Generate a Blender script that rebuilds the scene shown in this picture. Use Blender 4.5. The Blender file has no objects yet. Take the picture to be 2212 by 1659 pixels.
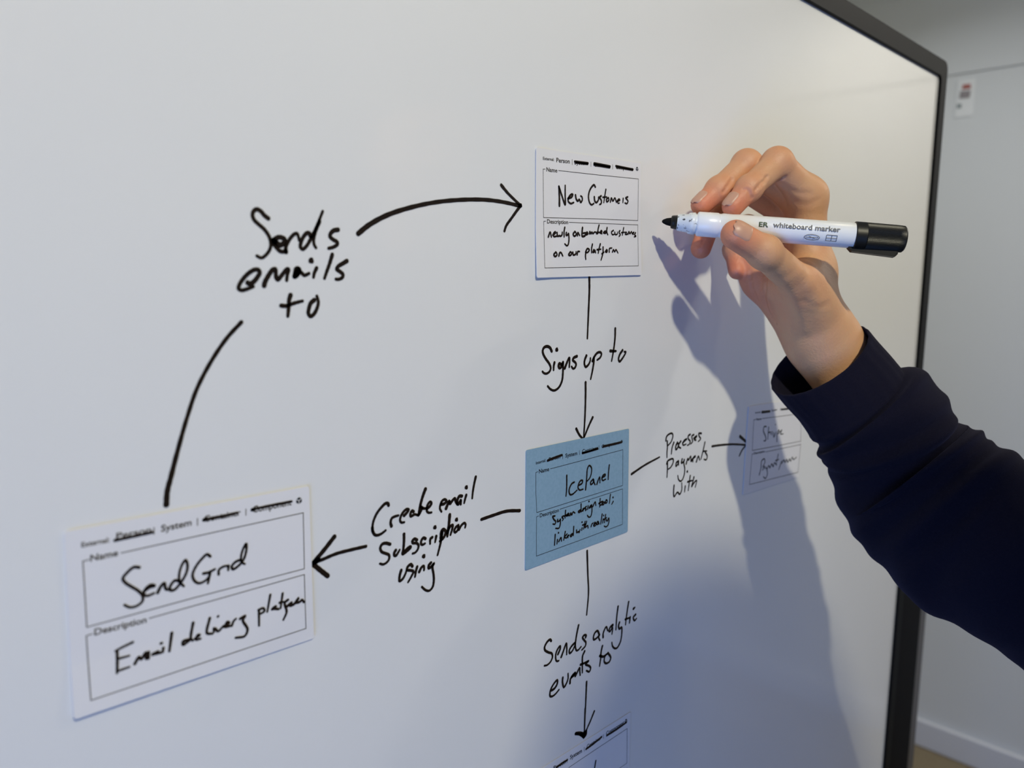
import bpy, bmesh, math, random
import numpy as np
from mathutils import Vector, Matrix

# ------------------------------------------------------------------ camera geometry
# Board frame: X runs along the board, Y goes into the board (its face is Y=0), Z is up.
FPX, CXP, CYP = 1713.0, 1106.0, 829.5
D0, H0 = 0.3325, 1.45                      # camera distance to the board, camera height
_h = np.array([1749.25672, -198.27932, FPX]); _v = np.array([-200.59498, 13032.42904, FPX])
AX = _h/np.linalg.norm(_h)
AD = _v/np.linalg.norm(_v); AD = AD - AX*AX.dot(AD); AD /= np.linalg.norm(AD)
AN = np.cross(AX, AD)
CAM = np.array([0.0, -D0, H0])
def ray(px, py):
    r = np.array([px-CXP, py-CYP, FPX])/FPX
    return np.array([r.dot(AX), r.dot(AN), -r.dot(AD)])
def at_y(px, py, Y=0.0):
    r = ray(px, py); return CAM + r*(Y+D0)/r[1]
def at_x(px, py, X):
    r = ray(px, py); return CAM + r*X/r[0]
def at_d(px, py, d):
    return CAM + ray(px, py)*d
RIGHT = np.array([AX[0], AN[0], -AD[0]]); DOWN = np.array([AX[1], AN[1], -AD[1]]); FWD = np.array([AX[2], AN[2], -AD[2]])

scene = bpy.context.scene
cd = bpy.data.cameras.new('camera'); cam = bpy.data.objects.new('camera', cd)
scene.collection.objects.link(cam); scene.camera = cam
cd.sensor_fit = 'HORIZONTAL'; cd.sensor_width = 36.0; cd.lens = FPX/2212*36.0
cd.clip_start = 0.01; cd.clip_end = 60
M = Matrix.Identity(4)
for i in range(3):
    M[i][0] = RIGHT[i]; M[i][1] = -DOWN[i]; M[i][2] = -FWD[i]; M[i][3] = CAM[i]
cam.matrix_world = M
cd.dof.use_dof = True; cd.dof.focus_distance = 0.50; cd.dof.aperture_fstop = 6.8

# ------------------------------------------------------------------ light and exposure
W = bpy.data.worlds.new('daylight'); scene.world = W; W.use_nodes = True
W.node_tree.nodes['Background'].inputs[0].default_value = (0.55, 0.68, 1.0, 1)
W.node_tree.nodes['Background'].inputs[1].default_value = 1.0
scene.view_settings.view_transform = 'Standard'; scene.view_settings.look = 'None'
scene.view_settings.exposure = 0.0; scene.view_settings.gamma = 1.0
scene.view_settings.use_curve_mapping = False
CEIL = H0+0.94; XR_AIM = 2.6
def area(name, loc, target, size, power, col, shape='DISK', sy=None):
    l = bpy.data.lights.new(name, 'AREA'); l.shape = shape; l.size = size
    if sy: l.size_y = sy
    l.energy = power; l.color = col
    o = bpy.data.objects.new(name, l); scene.collection.objects.link(o)
    o.location = loc
    d = Vector(target)-Vector(loc); o.rotation_euler = d.to_track_quat('-Z', 'Y').to_euler()
    return o
LAMP = Vector((-0.10, -1.09, CEIL-0.015))
spot_key = area('downlight_lamp', LAMP, (1.05, 0, H0-0.65), 0.070, 20.3, (1.0, 0.94, 0.71))
win_light = area('window_daylight', (-1.14, -0.85, 0.62), (0.6, -0.35, 0.75), 1.15, 20.0, (0.14, 0.36, 1.0), 'RECTANGLE', 1.1)
room_and_fill_lamps = [(-0.5, -2.4, 1.0, (1.0, 0.88, 0.7)), (1.05, -0.50, 1.0, (1.0, 0.86, 0.62)), (2.20, -0.75, 9.5, (1.0, 0.93, 0.82)), (1.95, 0.45, 1.5, (0.92, 0.96, 1.0))]  # last two are fill lamps added to brighten the right wall
for k, (lx, ly, pw, cl) in enumerate(room_and_fill_lamps):
    tgt = (lx, ly, 0) if k != 3 else (XR_AIM, 0.45, 0.2)
    o_ = area('downlight_lamp', (lx, ly, CEIL-0.015), tgt, 0.09, pw, cl)
    if k == 3: o_.data.spread = math.radians(120)  # added fill behind the board, lights the wall but not the board face

# ------------------------------------------------------------------ helpers
COL = scene.collection
def tag(o, label=None, cat=None, group=None, kind=None):
    if label: o['label'] = label
    if cat: o['category'] = cat
    if group: o['group'] = group
    if kind: o['kind'] = kind
    return o
def empty(name, loc, label, cat):
    o = bpy.data.objects.new(name, None); COL.objects.link(o); o.location = loc
    o.empty_display_size = 0.05
    tag(o, label, cat); return o
def mesh_obj(name, verts, faces, mat, parent=None, smooth=False):
    me = bpy.data.meshes.new(name)
    me.from_pydata([tuple(map(float, v)) for v in verts], [], [tuple(f) for f in faces])
    me.update()
    if mat: me.materials.append(mat)
    if smooth:
        me.polygons.foreach_set('use_smooth', [True]*len(me.polygons))
    o = bpy.data.objects.new(name, me); COL.objects.link(o)
    if parent:
        o.parent = parent
        o.matrix_parent_inverse = Matrix.Translation(-parent_loc(parent))
    return o
def parent_loc(p):
    v = Vector(p.location)
    if p.parent: v = Vector(p.location) if p.parent is None else Vector((0, 0, 0)) + Vector(p.location)
    return v
class MB:
    def __init__(s): s.v = []; s.f = []
    def add(s, v, f):
        n = len(s.v); s.v += [tuple(map(float, a)) for a in v]; s.f += [tuple(i+n for i in q) for q in f]
    def box(s, lo, hi):
        x0, y0, z0 = lo; x1, y1, z1 = hi
        s.add([(x0,y0,z0),(x1,y0,z0),(x1,y1,z0),(x0,y1,z0),(x0,y0,z1),(x1,y0,z1),(x1,y1,z1),(x0,y1,z1)],
              [(0,3,2,1),(4,5,6,7),(0,1,5,4),(1,2,6,5),(2,3,7,6),(3,0,4,7)])
    def build(s, name, mat, parent=None, smooth=False): return mesh_obj(name, s.v, s.f, mat, parent, smooth)
def bevel(o, w, seg=3):
    m = o.modifiers.new('bevel', 'BEVEL'); m.width = w; m.segments = seg; m.limit_method = 'ANGLE'
    o.data.polygons.foreach_set('use_smooth', [True]*len(o.data.polygons))
    n = o.modifiers.new('normals', 'WEIGHTED_NORMAL'); n.keep_sharp = True
    return o

def mat(name, col, rough=0.5, spec=0.5, metal=0.0, bump=None, var=None, **kw):
    m = bpy.data.materials.new(name); m.use_nodes = True
    nt = m.node_tree; b = nt.nodes['Principled BSDF']
    b.inputs['Base Color'].default_value = (*col, 1); b.inputs['Roughness'].default_value = rough
    b.inputs['Specular IOR Level'].default_value = spec; b.inputs['Metallic'].default_value = metal
    for k, v in kw.items(): b.inputs[k.replace('_', ' ')].default_value = v
    if bump or var:
        tc = nt.nodes.new('ShaderNodeTexCoord')
    if bump:
        sc, st, dist = bump
        n = nt.nodes.new('ShaderNodeTexNoise'); n.inputs['Scale'].default_value = sc; n.inputs['Detail'].default_value = 4
        nt.links.new(tc.outputs['Object'], n.inputs['Vector'])
        bp = nt.nodes.new('ShaderNodeBump'); bp.inputs['Strength'].default_value = st; bp.inputs['Distance'].default_value = dist
        nt.links.new(n.outputs['Fac'], bp.inputs['Height']); nt.links.new(bp.outputs['Normal'], b.inputs['Normal'])
    if var:
        sc, c2, lo, hi = var
        n = nt.nodes.new('ShaderNodeTexNoise'); n.inputs['Scale'].default_value = sc; n.inputs['Detail'].default_value = 5
        nt.links.new(tc.outputs['Object'], n.inputs['Vector'])
        mr = nt.nodes.new('ShaderNodeMapRange'); mr.inputs['From Min'].default_value = lo; mr.inputs['From Max'].default_value = hi
        nt.links.new(n.outputs['Fac'], mr.inputs['Value'])
        mx = nt.nodes.new('ShaderNodeMix'); mx.data_type = 'RGBA'
        mx.inputs['A'].default_value = (*col, 1); mx.inputs['B'].default_value = (*c2, 1)
        nt.links.new(mr.outputs['Result'], mx.inputs['Factor']); nt.links.new(mx.outputs['Result'], b.inputs['Base Color'])
    return m

m_wall = mat('painted_wall', (0.76, 0.785, 0.80), 0.85, 0.3, bump=(60, 0.08, 0.002), var=(1.5, (0.745, 0.77, 0.785), 0.35, 0.65))
m_wall2 = mat('bounce_damping_wall', (0.30, 0.29, 0.28), 0.85, 0.3, bump=(60, 0.08, 0.002))  # unseen walls made dark to cut light bounced into the hand shadow
m_ceil = mat('painted_ceiling', (0.55, 0.59, 0.62), 0.9, 0.2, bump=(50, 0.06, 0.002))
m_trim = mat('gloss_white_trim', (0.72, 0.74, 0.80), 0.45, 0.4)
m_floor = mat('beige_carpet', (0.44, 0.36, 0.235), 0.95, 0.1, bump=(900, 0.9, 0.004), var=(260, (0.31, 0.25, 0.16), 0.35, 0.7))
m_board = mat('whiteboard_enamel', (0.80, 0.80, 0.795), 0.09, 0.5, bump=(14, 0.012, 0.0006), var=(5, (0.785, 0.787, 0.787), 0.35, 0.65))
m_black = mat('black_bezel', (0.003, 0.003, 0.0032), 0.5, 0.1)
m_black2 = mat('black_powder_coat', (0.003, 0.003, 0.004), 0.6, 0.1)
m_grey_metal = mat('grey_metal_edge', (0.16, 0.15, 0.14), 0.35, 0.5, metal=0.6)
m_ink = mat('black_marker_ink', (0.007, 0.004, 0.003), 0.5, 0.2, var=(700, (0.018, 0.009, 0.004), 0.4, 0.7))
m_print = mat('printed_text_ink', (0.045, 0.038, 0.03), 0.7, 0.2)
m_print_dark = mat('printed_text_black', (0.012, 0.016, 0.022), 0.7, 0.2)
m_paper = mat('white_card', (0.775, 0.765, 0.785), 0.75, 0.2, bump=(900, 0.05, 0.0004), var=(40, (0.775, 0.765, 0.78), 0.4, 0.6))
m_blue = mat('blue_card', (0.25, 0.395, 0.525), 0.75, 0.25, bump=(900, 0.05, 0.0004), var=(500, (0.23, 0.37, 0.495), 0.4, 0.65))
# ------------------------------------------------------------------ pen strokes
REG = dict(F=(0,0,1.0), A=(480,380,3.253), R1=(500,440,7.9), R2=(500,550,7.9), R3=(1160,330,9.217), R4=(1160,470,9.217),
    R5=(1140,730,9.217), D4=(1130,580,4.367), R6=(790,1020,8.508), R7=(800,1100,8.733), C5=(660,1000,4.608),
    R8=(1420,920,9.76), C7=(1340,860,5.027), R9=(1160,1290,9.217), R10=(1160,1390,9.217), R11=(1160,1530,10.05),
    R12=(1130,930,9.217), R13=(1130,1040,9.217), C4=(120,1020,2.962), R14=(160,1050,4.254), R15=(240,1160,6.9125),
    R16=(230,1260,5.027), R17=(1600,860,8.294), C6=(1110,900,4.741))
def P(reg, x, y):
    x0, y0, s = REG[reg]; return (x0+x/s, y0+y/s)
def parse(reg, txt):
    out = []
    for ln in txt.replace('\n', ';').split(';'):
        ln = ln.strip()
        if not ln: continue
        w = 1.0
        if ln[0] == '*':
            a, ln = ln.split(' ', 1); w = float(a[1:])
        nums = [float(t) for t in ln.replace(',', ' ').split()]
        pts = [P(reg, nums[i], nums[i+1]) for i in range(0, len(nums), 2)]
        out.append((w, pts))
    return out
def catmull(pts, n=7):
    if len(pts) < 3: return [np.array(p, float) for p in pts]
    p = [np.array(q, float) for q in pts]; p = [2*p[0]-p[1]]+p+[2*p[-1]-p[-2]]
    out = []
    for i in range(1, len(p)-2):
        a, b, c, d = p[i-1:i+3]
        t0 = 0; k = 0.5
        t1 = t0+max(np.linalg.norm(b-a), 1e-9)**k; t2 = t1+max(np.linalg.norm(c-b), 1e-9)**k; t3 = t2+max(np.linalg.norm(d-c), 1e-9)**k
        for j in range(n):
            t = t1+(t2-t1)*j/n
            A1 = (t1-t)/(t1-t0)*a+(t-t0)/(t1-t0)*b; A2 = (t2-t)/(t2-t1)*b+(t-t1)/(t2-t1)*c; A3 = (t3-t)/(t3-t2)*c+(t-t2)/(t3-t2)*d
            B1 = (t2-t)/(t2-t0)*A1+(t-t0)/(t2-t0)*A2; B2 = (t3-t)/(t3-t1)*A2+(t-t1)/(t3-t1)*A3
            out.append((t2-t)/(t2-t1)*B1+(t-t1)/(t2-t1)*B2)
    out.append(p[-2]); return out
rng = random.Random(4)
def ribbon(mb, pts2, width, yfun, taper=(1.04, 0.90, 0.74), cap=True):
    """pts2: [(x, z)] on the board plane; yfun(x, z) -> Y of the surface the pen lies on"""
    if len(pts2) == 1: pts2 = [pts2[0], (pts2[0][0]+width*0.15, pts2[0][1])]
    q = catmull(pts2)
    q = [np.array(a) for a in q]; n = len(q)
    L = [0]
    for i in range(1, n): L.append(L[-1]+np.linalg.norm(q[i]-q[i-1]))
    tot = max(L[-1], 1e-6); left = []; right = []
    for i in range(n):
        d = q[min(i+1, n-1)]-q[max(i-1, 0)]; d = d/max(np.linalg.norm(d), 1e-9); nn = np.array([-d[1], d[0]])
        t = L[i]/tot
        w = taper[0]+(taper[1]-taper[0])*min(1, t*2.5) if t < 0.6 else taper[1]+(taper[2]-taper[1])*(t-0.6)/0.4
        w = w*width/2*(1+0.05*math.sin(i*1.7+tot*900))
        left.append(q[i]+nn*w); right.append(q[i]-nn*w)
        if i == 0: w0, d0 = w, d
        if i == n-1: w1, d1 = w, d
    ring = list(left)
    if cap:
        for a in (60, 30, 0, -30, -60):
            ca, sa = math.cos(math.radians(a)), math.sin(math.radians(a)); nn = np.array([-d1[1], d1[0]])
            ring.append(q[-1]+(d1*ca+nn*sa)*w1)
    k = len(ring)
    # body quads
    V = [(p[0], yfun(p[0], p[1]), p[1]) for p in left+right]
    Fs = [(i, i+1, n+i+1, n+i) for i in range(n-1)]
    mb.add(V, Fs)
    if cap:
        for (c, d, w) in ((q[0], -d0, w0), (q[-1], d1, w1)):
            nn = np.array([-d[1], d[0]]); V = [c]
            for a in range(90, -91, -30):
                ca, sa = math.cos(math.radians(a)), math.sin(math.radians(a)); V.append(c+(d*ca+nn*sa)*w)
            mb.add([(p[0], yfun(p[0], p[1]), p[1]) for p in V], [(0, i, i+1) for i in range(1, 7)])
def on_plane(pts, Y=0.0):
    r = []
    for p in pts:
        a = at_y(p[0], p[1], Y); r.append((a[0], a[2]))
    return r
EPS = 0.00012
def write(name, label, items, width, parent, Y=0.0, yfun=None, m=None, taper=(1.04, 0.90, 0.74)):
    mb = MB(); yf = yfun or (lambda x, z: Y-EPS)
    for (reg, txt) in items:
        for (w, pts) in parse(reg, txt):
            ribbon(mb, on_plane(pts, Y), width*w*(0.00118 if Y == 0 else 0.00112), yf, taper)
    o = mb.build(name, m or m_ink, parent)
    if label: o['label'] = label
    return o
# ------------------------------------------------------------------ room
def structure(name, mb, m, parent=None):
    o = mb.build(name, m, parent)
    if not parent: o['kind'] = 'structure'
    return o
XR, XL, YB, YF = 2.60, -1.1, 1.30, -3.10
b = MB(); b.box((XL-0.1, YF-0.1, -0.1), (XR+0.1, YB+0.1, 0)); structure('floor', b, m_floor)
b = MB(); b.box((XL-0.1, YF-0.1, CEIL), (XR+0.1, YB+0.1, CEIL+0.1)); structure('ceiling', b, m_ceil)
b = MB(); b.box((XR, YF, 0), (XR+0.1, YB+0.1, CEIL)); structure('wall_right', b, m_wall)
b = MB(); b.box((XL, YB, 0), (XR, YB+0.1, CEIL)); structure('wall_back', b, m_wall)
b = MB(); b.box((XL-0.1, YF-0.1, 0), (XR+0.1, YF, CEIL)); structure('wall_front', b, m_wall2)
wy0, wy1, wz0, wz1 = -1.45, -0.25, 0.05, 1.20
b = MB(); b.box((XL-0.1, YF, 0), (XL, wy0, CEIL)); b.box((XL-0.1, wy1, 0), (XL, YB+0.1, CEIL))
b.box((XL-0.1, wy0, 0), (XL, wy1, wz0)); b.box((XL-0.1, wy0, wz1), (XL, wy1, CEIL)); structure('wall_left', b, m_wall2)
b = MB()
for y in (wy0, (wy0+wy1)/2-0.02, wy1-0.04): b.box((XL-0.03, y, wz0), (XL-0.005, y+0.04, wz1))
for z in (wz0, wz1-0.04): b.box((XL-0.03, wy0, z), (XL-0.005, wy1, z+0.04))
wn = structure('window_1', b, m_trim)
# boxed-in beam along the top of the right wall, skirting boards
bz = H0+0.61
b = MB(); b.box((XR-0.006, YF, bz), (XR, YB, H0+0.86)); bevel(structure('trim_1', b, m_wall), 0.004)
bb0 = 0.088
def skirting(name, lo, hi):
    b = MB(); b.box(lo, hi); o = structure(name, b, m_trim); bevel(o, 0.006)
skirting('baseboard_right', (XR-0.016, YF, 0), (XR, YB, bb0))
skirting('baseboard_back', (XL, YB-0.016, 0), (XR-0.016, YB, bb0))
skirting('baseboard_left', (XL, wy1, 0), (XL+0.016, YB-0.016, bb0))
skirting('baseboard_front', (XL+0.016, YF, 0), (XR-0.016, YF+0.016, bb0))
# downlight trims round the lamps, the two added fills included
m_lamp = mat('lamp_glow', (1, 0.9, 0.75), 0.5); m_lamp.node_tree.nodes['Principled BSDF'].inputs['Emission Color'].default_value = (1, 0.88, 0.7, 1)
m_lamp.node_tree.nodes['Principled BSDF'].inputs['Emission Strength'].default_value = 1.5
def downlight(x, y, label):
    t = empty('downlight', (x, y, CEIL), label, 'ceiling light')
    v = []; f = []; n = 28
    for (r, z) in ((0.052, -0.001), (0.050, -0.006), (0.036, -0.006), (0.034, 0.0)):
        for i in range(n):
            a = 2*math.pi*i/n; v.append((x+r*math.cos(a), y+r*math.sin(a), CEIL+z))
    for k in range(3):
        for i in range(n): f.append((k*n+i, k*n+(i+1) % n, (k+1)*n+(i+1) % n, (k+1)*n+i))
    mesh_obj('trim_ring', v, f, m_trim, t)
    v = [(x, y, CEIL-0.003)]+[(x+0.035*math.cos(2*math.pi*i/n), y+0.035*math.sin(2*math.pi*i/n), CEIL-0.003) for i in range(n)]
    mesh_obj('lens', v, [(0, 1+(i+1) % n, 1+i) for i in range(n)], m_lamp, t)
downlight(LAMP.x, LAMP.y, 'recessed warm ceiling spotlight aimed at the whiteboard')
for (lx, ly, _, _c), lb in zip(room_and_fill_lamps, ('recessed ceiling light over the far left of the room', 'recessed ceiling light directly in front of the top of the whiteboard', 'added ceiling fill light in front of the right wall', 'added ceiling fill light behind the plane of the whiteboard near the right wall')): downlight(lx, ly, lb)

# notice on the right wall
nt_ = empty('wall_notice', at_x(2088, 212, XR-0.001), 'small white notice with red and grey blocks on the far wall', 'notice')
def wall_quad(name, pts, m, dx):
    v = [at_x(p[0], p[1], XR-dx) for p in pts]; v2 = [a+np.array([dx*0.3+0.0002, 0, 0]) for a in v]
    return mesh_obj(name, v+v2, [(3,2,1,0),(4,5,6,7),(0,1,5,4),(1,2,6,5),(2,3,7,6),(3,0,4,7)], m, nt_)
m_notice = mat('notice_paper', (0.85, 0.87, 0.88), 0.6, 0.3)
wall_quad('paper', [(2070, 173), (2108, 168), (2102, 250), (2062, 254)], m_notice, 0.002)
wall_quad('red_symbol', [(2080, 183), (2096, 181), (2097, 191), (2078, 193)], mat('red_print', (0.42, 0.12, 0.10), 0.6), 0.0035)
wall_quad('grey_picture', [(2074, 197), (2097, 195), (2094, 211), (2072, 213)], mat('grey_print', (0.30, 0.27, 0.28), 0.6), 0.0035)
wall_quad('dark_symbol', [(2067, 225), (2077, 224), (2076, 233), (2067, 234)], mat('dark_print', (0.25, 0.29, 0.30), 0.6), 0.0035)

# ------------------------------------------------------------------ whiteboard
BL, BR, BT, BB = -0.62, 1.008, H0+0.2375, H0-0.93
wb = empty('whiteboard', (0.1, 0.03, BB), 'large glossy whiteboard with a black frame covered in a hand-drawn diagram', 'whiteboard')
b = MB(); b.box((BL-0.005, 0, BB-0.005), (BR+0.005, 0.012, BT+0.005)); b.build('writing_surface', m_board, wb)
fw, fp, fb = 0.0195, -0.003, 0.03
def rail(lo, hi): 
    b = MB(); b.box(lo, hi); o = b.build('frame_rail', m_black, wb); bevel(o, 0.0012, 2); return o
# frame as one ring with rounded outer corners per side
def ring_frame():
    v = []; f = []; rr_o, rr_i, n = 0.010, 0.006, 6
    def loop(x0, x1, z0, z1, r, y):
        out = []
        for (cx, cz, a0) in ((x1-r, z1-r, 0), (x0+r, z1-r, 90), (x0+r, z0+r, 180), (x1-r, z0+r, 270)):
            for k in range(n+1):
                a = math.radians(a0+90*k/n); out.append((cx+r*math.cos(a), y, cz+r*math.sin(a)))
        return out
    rings = [loop(BL, BR, BB, BT, rr_i, 0.002), loop(BL, BR, BB, BT, rr_i, fp+0.0006), loop(BL-0.0008, BR+0.0008, BB-0.0008, BT+0.0008, rr_i, fp),
             loop(BL-fw+0.0015, BR+fw-0.0015, BB-fw+0.0015, BT+fw-0.0015, rr_o, fp), loop(BL-fw, BR+fw, BB-fw, BT+fw, rr_o, fp+0.0015),
             loop(BL-fw, BR+fw, BB-fw, BT+fw, rr_o, fb), loop(BL+0.02, BR-0.02, BB+0.02, BT-0.02, rr_i, fb)]
    N = len(rings[0])
    for r in rings: v += r
    for k in range(len(rings)-1):
        for i in range(N): f.append((k*N+i, k*N+(i+1) % N, (k+1)*N+(i+1) % N, (k+1)*N+i))
    f.append(tuple(range((len(rings)-1)*N, len(rings)*N)))
    return mesh_obj('frame', v, f, m_black, wb)
ring_frame()
# floor stand: black column behind the lower right edge with a grey metal lip, feet
cx1 = at_y(1991, 1310, 0.034)[0]; cx2 = at_y(2001, 1320, 0.036)[0]; ctop = at_y(1990, 1120, 0.05)[2]
b = MB(); b.box((cx1-0.10, 0.034, 0.06), (cx1, 0.075, ctop)); bevel(b.build('stand_column', m_black2, wb), 0.002)
b = MB(); b.box((cx1+0.0002, 0.036, 0.06), (cx2, 0.072, ctop)); b.build('column_edge', m_grey_metal, wb)
b = MB(); b.box((-0.64, 0.034, 0.06), (-0.54, 0.075, ctop)); bevel(b.build('stand_column', m_black2, wb), 0.002)
for x in (cx1-0.075, -0.615):
    b = MB(); b.box((x, -0.25, 0.03), (x+0.05, 0.35, 0.062)); bevel(b.build('stand_foot', m_black2, wb), 0.006)
    for y in (-0.22, 0.30):
        for s in (0,):
            v = []; f = []; n = 16
            for xx in (x+0.015, x+0.035):
                for i in range(n): a = 2*math.pi*i/n; v.append((xx, y+0.0155*math.cos(a), 0.0155+0.0155*math.sin(a)))
            for i in range(n): f.append((i, (i+1) % n, n+(i+1) % n, n+i))
            f += [tuple(range(n))[::-1], tuple(range(n, 2*n))]
            mesh_obj('caster', v, f, m_black2, wb)
b = MB(); b.box((-0.59, 0.04, 0.35), (cx1-0.06, 0.07, 0.40)); bevel(b.build('cross_bar', m_black2, wb), 0.003)

# handwriting on the board
HW = 'handwriting'
write(HW, 'handwritten word "Sends" of "Sends emails to"', [('R1', '''*1.0 625 250 560 200 500 130 430 95 375 130 358 200 385 275 460 350 560 440 640 560 668 660 660 760 600 860 510 925 430 890
*1.25 720 640 760 665 830 705 900 660 905 610 820 572 740 605 712 660 770 750 830 810 890 818 930 800
*1.3 715 630 755 650
930 825 925 740 960 660 1010 580 1070 520 1115 510 1140 560 1155 625
1345 560 1330 510 1290 500 1230 560 1185 660 1175 740 1215 775 1280 720 1350 600 1420 460 1480 320 1555 130
1500 300 1430 480 1400 620 1410 700 1440 752
*1.1 1815 445 1740 460 1690 510 1680 560 1730 610 1800 655 1805 690 1740 740 1655 762''')], 1.75, wb)
write(HW, 'handwritten word "emails"', [('R2', '''*1.1 275 480 310 500 380 460 450 370 480 310 460 265 400 256 300 310 200 410 130 520 120 580 170 608 250 592 370 545
*1.15 555 530 570 470 640 340 700 260 745 250 755 320 760 390 790 425 850 360 950 245 972 255 950 350 940 440
*1.1 1140 255 1090 320 1070 380 1120 355 1150 310 1190 310 1240 352 1320 322
*2.0 1125 275 1085 355
1450 230 1410 320 1398 388
*1.5 1362 106 1368 112
*1.05 1718 0 1670 160 1620 300 1585 405
*1.1 1965 110 1900 150 1820 200 1795 250 1850 290 1900 340 1890 390 1820 422 1780 418''')], 1.75, wb)
write(HW, 'handwritten word "to" below "emails"', [('R2', '''*1.15 1005 695 985 760 975 850 970 950 960 1050
845 870 930 875 1080 825 1210 792
*1.1 1410 775 1350 830 1320 920 1310 1000 1345 1052 1400 1020 1460 910 1480 810 1455 710''')], 1.75, wb)
write('drawn_arrow', 'long curved arrow pointing at the new customers card', [('A', '''*1.25 955 405 1030 345 1160 275 1330 220 1500 185 1680 168 1850 168 1980 185 2095 212
1960 65 2010 125 2100 212
2097 205 2030 300 1995 350 1982 388''')], 1.75, wb, taper=(1.1, 0.9, 0.85))
write('drawn_arrow', 'curved line rising from the email platform card', [('F', '''*1.0 359 1090 361 1062 369 1030 385 968 405 898 425 840 455 782 490 730 521 696''')], 1.75, wb, taper=(1.25, 0.95, 0.95))
write('drawn_arrow', 'short vertical line below the new customers card', [('D4', '''623 70 624 200 615 420 605 660''')], 1.7, wb)
write(HW, 'handwritten words "Signs up to"', [('R5', '''475 265 440 195 380 168 320 195 295 260 310 330 360 420 430 520 455 600 430 670 370 710 320 700 290 668
530 490 515 560 512 640; *1.5 578 236 583 240
665 530 625 510 610 560 630 600 670 570 700 478 700 560 697 700 680 850 620 980 530 1045 450 1020 395 960
735 605 770 510 825 395 830 450 825 580
975 365 910 400 895 440 945 490 960 530 935 595 900 610 870 570
1165 355 1135 430 1125 510 1150 575 1200 540 1240 460 1245 400
1285 460 1320 380 1380 300 1440 285 1465 320 1440 390 1380 438
1315 400 1310 500 1280 680 1250 820
1740 -185 1735 0 1715 180 1690 340 1667 460
*1.1 1640 258 1700 262 1755 262
1885 245 1830 330 1805 420 1825 470 1880 410 1940 310 1950 280 1920 275''')], 1.7, wb)
write('drawn_arrow', 'vertical arrow pointing down at the blue card', [('D4', '''588 1075 588 1200 582 1400 570 1595
500 1512 530 1570 562 1605; 655 1405 620 1480 575 1592''')], 1.7, wb)
write(HW, 'handwritten words "Create email"', [('R6', '''418 610 405 575 360 575 290 640 200 760 140 900 120 1020 126 1090
470 990 455 930 475 850 530 815 600 795
705 795 760 735 785 690 750 680 690 730 640 820 630 890 655 925 705 920
875 725 850 710 820 760 825 810 870 790 900 775 955 790
*1.15 1095 310 1050 430 1010 570 985 690 965 795
1010 635 1060 665 1110 665; 975 780 1020 700 1040 660
1130 665 1180 620 1205 570 1180 545 1140 590 1120 660 1125 720 1160 745 1205 740
1385 590 1440 580 1480 530 1450 500 1400 530 1370 600 1362 670 1390 725
*1.1 1475 665 1500 600 1530 530 1545 580 1600 510 1635 480 1650 540 1680 590
*1.1 1765 440 1720 440 1690 490 1680 560 1700 590 1745 510 1745 590
1845 420 1820 510 1808 565; *1.4 1848 280 1853 288
1.0 1.0'''.replace('\n1.0 1.0', '')), ('R6', '2020 85 1990 220 1965 370 1955 480'),
 ('R7', '35 340 42 410 80 480 130 490 200 465 285 400')], 1.6, wb)
write(HW, 'handwritten word "Subscription"', [('R7', '''370 660 290 640 220 660 185 730 210 800 290 835 345 860 355 920 320 990 240 1040 180 1025
475 775 450 820 450 870 480 875 520 820 550 765
632 470 632 600 620 750 605 845 690 790 760 720 755 700 700 730 640 790
875 580 830 560 790 600 800 635 870 640 905 680 890 760 840 820 795 835
1035 555 1000 540 960 590 955 650 980 670 1030 645
1165 530 1130 560 1125 650; 1240 510 1220 620; *1.4 1217 343 1223 349
*1.2 1330 540 1340 420 1370 380 1420 420 1400 500 1360 560 1310 600; 1355 430 1330 600 1300 730 1265 865
*1.2 1495 105 1480 280 1450 510; *1.1 1450 440 1500 330 1550 300 1540 380 1510 480
*1.4 1625 198 1630 204; 1655 305 1610 340 1580 410 1600 435 1640 400 1660 320
1670 380 1710 310 1770 260 1795 290 1785 345''')], 1.6, wb)
write(HW, 'handwritten word "using"', [('R7', '''580 1150 550 1260 550 1355 610 1310 670 1190 680 1150
790 1075 760 1040 700 1090 690 1140 770 1155 810 1175 770 1270 710 1375
880 1085 855 1180 840 1275; *1.4 1005 888 1010 898
920 1180 960 1100 1000 1070 1012 1100 1010 1150
1140 1010 1100 1060 1100 1110 1150 1080 1200 1020 1170 1080 1190 1230 1195 1350 1170 1470 1110 1535 1040 1525 970 1465''')], 1.6, wb)
write('drawn_arrow', 'short line left of the blue card', [('C5', '1750 562 1870 520 2000 480 2130 475')], 1.75, wb, taper=(1, 1, 1.05))
write('drawn_arrow', 'arrow pointing left at the email platform card', [('C5', '''600 830 450 865 300 905 170 960 65 1000
*1.35 285 735 180 870 70 1000; *1.35 65 1000 150 1070 220 1125; *1.6 90 985 125 965''')], 1.6, wb, taper=(1, 1, 1.0))
write(HW, 'handwritten word "Processes"', [('R8', '''178 310 190 230 250 170 310 160 325 210 290 330 220 415; 205 320 210 450 200 560 200 665
345 350 310 450 292 590
*1.1 420 350 385 430 390 500 430 450 440 370 405 385
*1.1 490 325 450 390 450 440 490 468
530 360 590 300 620 275 570 300 530 370 545 405 600 385
690 180 650 210 650 270 690 330 670 385 630 410
765 185 725 215 735 290 740 330 700 380
*1.2 770 260 830 210 810 240 780 290 810 300
925 158 870 160 880 220 910 270 860 330''')], 1.45, wb)
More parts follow.
